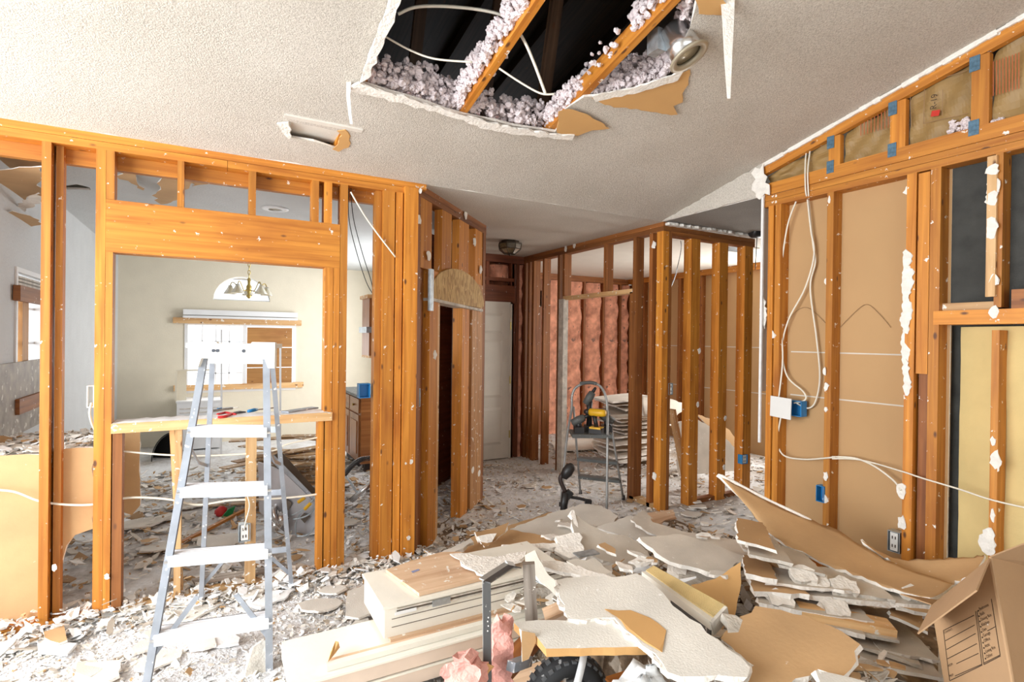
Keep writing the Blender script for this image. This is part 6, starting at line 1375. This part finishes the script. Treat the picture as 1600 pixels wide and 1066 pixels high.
o = slab_px('drywall_sheet', [(1090, 648), (1112, 655), (1140, 672), (1158, 700), (1164, 725), (1150, 715), (1122, 680)], fy(1120, 690, 4.3), (-.15, -1, .25), .0127, BKF, seed=331, jag=.01); tag(o, 'brown-backed sheet edge behind the rounded grey sheet', 'drywall')
o = curl('curled_sheet', [[fy(1003, 618, 4.6), fy(1040, 622, 4.6), fy(1072, 632, 4.55)], [fy(1003, 632, 4.4), fy(1040, 640, 4.4), fy(1070, 640, 4.45)], [fy(1006, 650, 4.35), fy(1044, 655, 4.35), fy(1058, 648, 4.4)]], FA, .0127, nu=14, nv=6); tag(o, 'grey curled sheet draped on the bedroom stack', 'drywall')
o = MB().beam(fz(1074, 765), fy(1050, 640, 3.75), .07, .03, (1, 0, 0)).build('leaning_board', 'pine_pale'); tag(o, 'pale board leaning behind the corner post', 'board')
for k, (pix, lab) in enumerate((([(925, 690), (975, 665), (990, 672), (985, 700), (940, 715)], 'white sheet sloping off the left of the bedroom stack'), ([(950, 700), (985, 690), (990, 730), (960, 720)], 'grey sheet low at the left of the bedroom stack'), ([(862, 690), (930, 684), (940, 700), (868, 704)], 'white sheet lying on the bedroom floor behind stool'))):
    P = fz(*pix[0], .12-k*.04); o = slab_px('drywall_sheet', pix, P, (-.1+.1*(k == 2), -.35*(k < 2), 1), .0127, LT, seed=340+k); tag(o, lab, 'drywall')

# ================================================================== LOOSE RUBBLE
def chips(name, n, sampler, mats, wts, label, size=(.008, .04), seed=1, lift=.012, spl=.25):
    rnd = random.Random(seed); vs = []; fs = []; mi = []
    for _ in range(n):
        x, y, z = sampler(rnd)
        s = size[0]+(size[1]-size[0])*rnd.random()**3; k = rnd.randint(4, 6); a0 = rnd.uniform(0, 6.28); as_ = rnd.uniform(.4, 1)
        if rnd.random() < spl: as_ = .18; s *= 1.8
        tx, ty = rnd.gauss(0, .28), rnd.gauss(0, .28); th = rnd.uniform(.002, .009); z += th*.5+rnd.random()*lift
        ca, sa = math.cos(a0), math.sin(a0); b = len(vs)
        pts = []
        for j in range(k):
            t = j*math.tau/k+rnd.uniform(-.3, .3); r = s*rnd.uniform(.65, 1.1); u, v = math.cos(t)*r, math.sin(t)*r*as_
            pts.append((u*ca-v*sa, u*sa+v*ca))
        for q in (th/2, -th/2):
            for u, v in pts: vs.append((x+u, y+v, max(.001, z+u*tx+v*ty+q)))
        m_ = rnd.choices(range(len(mats)), wts)[0]
        fs.append(tuple(b+j for j in range(k))); mi.append(m_)
        for j in range(k): fs.append((b+j, b+k+j, b+k+(j+1) % k, b+(j+1) % k)); mi.append(m_)
    me = bpy.data.meshes.new(name); me.from_pydata(vs, [], fs)
    for mm in mats: me.materials.append(M[mm])
    me.polygons.foreach_set('material_index', mi); me.update()
    o = bpy.data.objects.new(name, me); COL.objects.link(o); WL[o.name] = V((0, 0, 0))
    return tag(o, label, 'rubble', kind='stuff')
def reg(x0, x1, y0, y1, bias=None):
    def f(r):
        for _ in range(9):
            x, y = r.uniform(x0, x1), r.uniform(y0, y1)
            if not bias or r.random() < bias(x, y): break
        return x, y, 0
    return f
CH_M = ['gypsum', 'dust_white', 'gyp_face', 'gyp_back', 'lath']
near = lambda x, y: 1 if y > 2.9 else .75
chips('plaster_rubble', 19000, reg(-1.6, 1.3, 1.35, 3.5, near), CH_M, (5, 7, 2, .3, .08), 'white plaster crumbs covering the floor around the stepladder', (.004, .026), 1, .012)
chips('plaster_rubble', 6000, reg(.7, 3.2, 2.3, 5.6), CH_M, (4, 5, 3, .6, .4), 'plaster crumbs and splinters covering the entry floor', (.004, .03), 2)
chips('plaster_rubble', 2600, reg(-1.0, 2.1, 3.5, 6.6), CH_M, (3, 3, 3, 1.4, 1.6), 'plaster and wood crumbs strewn over the kitchen floor', (.01, .07), 3, .03)
chips('plaster_rubble', 2400, reg(3.2, 5.9, 2.4, 6.7), CH_M, (3, 3, 3, 1, .6), 'plaster crumbs scattered over hall and bedroom floors', (.008, .05), 4)
def pile_s(r):
    while True:
        d = r.uniform(1.4, 4.0); t = r.uniform(.0, .72)
        P = FH*d+RH*(t*d)
        if P.x < XR-.08 and not (t < .27 and d < 2.3): break
    return P.x, P.y, max(0, (zp(d)-.03)*(max(.25, 1-(t-.38)*5) if t > .38 and d > 1.9 else 1))
chips('plaster_rubble', 2600, pile_s, CH_M+['gyp_dirty'], (3, 2, 2, 2.5, 1.5, 3), 'broken bits of board lodged between the pile sheets', (.012, .09), 5, .03, .3)
def wallfoot(r): x = r.uniform(-1.2, 1.25); return x, YA-.02+r.gauss(0, .1), abs(r.gauss(0, .02))
chips('plaster_rubble', 1800, wallfoot, CH_M, (5, 6, 2, .6, .2), 'plaster crumbs banked against the foot of the left wall', (.008, .05), 6, .03)
def counter(r): return r.uniform(XK+.05, -.58), r.uniform(YA+.16, YA+.72), .832
chips('plaster_rubble', 420, counter, CH_M, (4, 4, 3, 1, .5), 'plaster crumbs heaped on the kitchen counter', (.01, .05), 7, .03)
def drift(name, x0, x1, y0, y1, hmax, label, seed, mat='dust_floor'):
    r = random.Random(seed); nx, ny = int((x1-x0)/.05), int((y1-y0)/.05); ph = [r.uniform(0, 6) for _ in range(6)]; vs = []; fs = []
    for i in range(nx+1):
        for j in range(ny+1):
            x, y = x0+(x1-x0)*i/nx, y0+(y1-y0)*j/ny; e = min(1, min(i, nx-i, j, ny-j)/5)
            h = hmax*(.5+.25*math.sin(x*4+ph[0]+1.3*math.sin(y*3+ph[1]))+.25*math.sin(y*5+ph[2]+math.sin(x*7+ph[3])))+r.uniform(-.004, .006)
            vs.append((x, y, max(-.004, h)*e-.003*(1-e)))
    for i in range(nx):
        for j in range(ny): fs.append((i*(ny+1)+j, (i+1)*(ny+1)+j, (i+1)*(ny+1)+j+1, i*(ny+1)+j+1))
    return tag(mesh(name, vs, fs, mat, smooth=True), label, 'dust', kind='stuff')
drift('plaster_dust', -2.4, 1.25, .8, 3.34, .014, 'white plaster dust lying over the left floor', 1)
drift('plaster_dust', 1.1, 3.25, 2.4, 5.4, .008, 'pale plaster dust lying over the entry floor', 2)
# larger loose scraps, each a thing
rnd = random.Random(66)
def scraps(n, rg, label, group, mats, size=(.05, .16), seed=0, marks={}):
    made = []; r = random.Random(seed); f = reg(*rg)
    for i in range(n):
        x, y, z = f(r); s = r.uniform(*size); k = r.randint(5, 7); a = r.uniform(0, 6.28)
        pts = [(math.cos(j*math.tau/k)*s*r.uniform(.6, 1), math.sin(j*math.tau/k)*s*r.uniform(.4, .8)) for j in range(k)]
        o = slab('drywall_scrap', [pts], (x, y, .022+r.random()*.02), V((math.cos(a), math.sin(a), r.uniform(-.08, .08))), V((-math.sin(a), math.cos(a), r.uniform(-.08, .08))), .011, mats[i % len(mats)], jag=.006, step=.03, grid=0, seed=seed*100+i, tear=.006)
        tag(o, label, 'drywall', group); made.append((o, mats[i % len(mats)], s))
    nm = {id(LT): 'white', id(FA): 'grey', id(BKF): 'tan-backed'}
    for lm, (lx, ly) in marks.items():
        mine = sorted([t for t in made if min(marks, key=lambda q: (V(marks[q])-V((t[0].location.x, t[0].location.y))).length) == lm], key=lambda t: (V((lx, ly))-V((t[0].location.x, t[0].location.y))).length)
        for k, (o, mm, s_) in enumerate(mine): o['label'] = '%s drywall scrap, %s nearest to the %s' % (nm.get(id(mm), 'white'), ORD[k], lm)
scraps(34, (-1.3, .7, 1.7, 3.25), 'loose white drywall scrap on the rubble near the stepladder', 'drywall scraps near the stepladder', (LT, ('dust_white',)*3, LT), seed=1, marks={'left front foot of the stepladder': (FLb.x, FLb.y), 'right front foot of the stepladder': (FRb.x, FRb.y), 'rear left foot of the stepladder': (BLb.x, BLb.y), 'rear right foot of the stepladder': (BRb.x, BRb.y), 'leftmost stud': (-.75, 3.3), 'foot of the left king stud': (-.47, 3.3), 'left end of the white stack': (.25, 2.2)})
scraps(14, (.9, 2.8, 3.5, 5.4), 'loose drywall scrap on the entry floor', 'drywall scraps on the entry floor', (LT, FA, BKF), (.04, .1), seed=2, marks={'front door': (2.9, 5.6), 'arch niche': (1.7, 4.0), 'step stool': (sA_.x, sA_.y), 'black clamp arm': (q0.x, q0.y)})
scraps(22, (-.8, 1.4, 3.6, 6.0), 'loose drywall scrap on the kitchen floor', 'drywall scraps on the kitchen floor', (FA, BKF, LT), (.06, .2), seed=3, marks={'tipped sink': (s0.x, s0.y), 'red plastic part': (fz(343, 806).x, fz(343, 806).y), 'spring-neck tap': (fz(560, 790).x, fz(560, 790).y), 'lath heap': (.7, 5.6), 'black curved shell': (BK.location.x, BK.location.y)})
scraps(12, (3.4, 5.0, 2.7, 4.2), 'loose drywall scrap on the hall and bedroom floor', 'drywall scraps on the hall floor', (LT, FA), (.04, .1), seed=4, marks={'corner post': (XR, YA), 'last hall stud': (4.4, YA), 'leaning pale board': (3.9, 3.8)})
r = random.Random(88); made = []
marks = {'folded grey sheet': fz(950, 850, .3), 'folded blind': fz(1070, 930, .45), 'tan paper triangle': fz(1120, 930, .4), 'curled sheet': fz(1230, 880, .3), 'plywood panel': fz(720, 880, .36), 'reddish board scrap': fz(1030, 806, .16), 'weathered stick': fz(830, 900, .4)}
for i in range(30):
    px, py = r.uniform(730, 1200), r.uniform(806, 905)
    z = {0: .17, 1: .24, 2: .33, 3: .38}[min(3, int((py-800)/28))]+.02; P = fz(px, py, z); sz = r.uniform(.03, .09); k = r.randint(4, 6); a = r.uniform(0, 6.28)
    pts = [(math.cos(j*math.tau/k)*sz*r.uniform(.6, 1.1), math.sin(j*math.tau/k)*sz*r.uniform(.25, .6)) for j in range(k)]
    mm = (LT, ('gypsum',)*3, BKF, ('gypsum',)*3)[i % 4]
    o = slab('drywall_shard', [pts], P, V((math.cos(a), math.sin(a), r.uniform(-.2, .2))), V((-math.sin(a), math.cos(a), r.uniform(-.2, .2))), .013, mm, jag=.006, step=.02, grid=0, seed=700+i, tear=.008); tag(o, 'x', 'drywall', 'small shards on the pile'); made.append((o, mm))
for lm, q in marks.items():
    mine = sorted([t for t in made if min(marks, key=lambda w_: (marks[w_]-t[0].location).length) == lm], key=lambda t: (q-t[0].location).length)
    for k, (o, mm) in enumerate(mine): o['label'] = 'small %s shard on the pile, %s nearest to the %s' % ('tan' if mm is BKF else 'white', ORD[k], lm)
for k, (pix, z, mats, lab) in enumerate((([(543, 925), (575, 913), (603, 930), (598, 950), (560, 965), (540, 962)], .05, LT, 'flat pale drywall square beside the white board stack'), ([(68, 985), (100, 975), (105, 998), (92, 1003), (70, 994)], .06, BKF, 'tan scrap lying before the leftmost stud'),
                                         ([(58, 1000), (120, 1005), (105, 1022), (62, 1018)], .04, ('dust_white',)*3, 'broad white sheet left of the stepladder foot'), ([(120, 1035), (150, 1030), (162, 1045), (140, 1058), (118, 1050)], .04, FA, 'greyish flat scrap near the left frame edge'),
                                         ([(505, 880), (560, 868), (575, 875), (520, 892)], .05, LT, 'narrow pale strip at the foot of the pass-through posts'), ([(300, 905), (420, 884), (425, 890), (305, 913)], .06, ('weathered',)*3, 'grey dusty lath strip behind the stepladder'))):
    o = slab_px('drywall_scrap', pix, fz(*pix[0], z), (0, 0, 1), .012, mats, seed=400+k); tag(o, lab, 'drywall' if k < 5 else 'lath')
o = slab_px('plaster_chunk', [(385, 1045), (395, 1012), (412, 1000), (424, 1006), (424, 1066), (380, 1070)], fz(405, 1072, .0)+V((0, .1, .05)), (.1, -1, .35), .03, ('gyp_dirty', 'gypsum', 'gypsum'), seed=410, jag=.012); tag(o, 'rough grey chunk leaning at the ladder right foot', 'plaster')
# printed kraft facing details and insulation bits in the gable
for (pa, pb, py0, py1, n) in ((1345, 1388, 172, 212, 9), (1552, 1592, 96, 150, 9)):
    for k in range(n):
        px = pa+(pb-pa)*k/(n-1); A, B = fx(px, py0-(px-pa)*.35, XR+.026), fx(px, py1-(px-pa)*.28, XR+.026); MB().beam(A, B, .004, .001, (1, 0, 0)).build('printed_line', 'print_red', WR)
for a, b in (((1445, 125), (1443, 193)), ((1445, 130), (1512, 110)), ((1443, 193), (1512, 177)), ((1422, 140), (1424, 200)), ((1473, 140), (1472, 180))):
    MB().beam(fx(*a, XR+.026), fx(*b, XR+.026), .003, .001, (1, 0, 0)).build('printed_line', 'cardboard_in', WR)
A, B = fx(1455, 178, XR+.024), fx(1468, 176, XR+.024); MB().beam(A, B, .03, .001, (1, 0, 0)).build('printed_square', 'print_redsq', WR)
text_on('R-19', fx(1463, 170, XR+.024), fx(1465, 148, XR+.024), .042, WR, 'ink', V((-1, 0, 0)), 'printed_text')
rg = random.Random(5)
def bits(px0, px1, py, n, h): return [((XR+.03+rg.uniform(-.015, .01), fx(rg.uniform(px0, px1), py, XR).y, fx((px0+px1)/2, py, XR).z+rg.random()**1.5*h), rg.uniform(.006, .014)) for _ in range(n)]
clumps('blown_insulation', bits(1477, 1512, 204, 46, .06), 'small heap of loose insulation on the gable plate', 'insulation', seed=11)
clumps('blown_insulation', bits(1548, 1565, 190, 14, .02), 'tiny insulation heap at the right gable stud', 'insulation', seed=12)
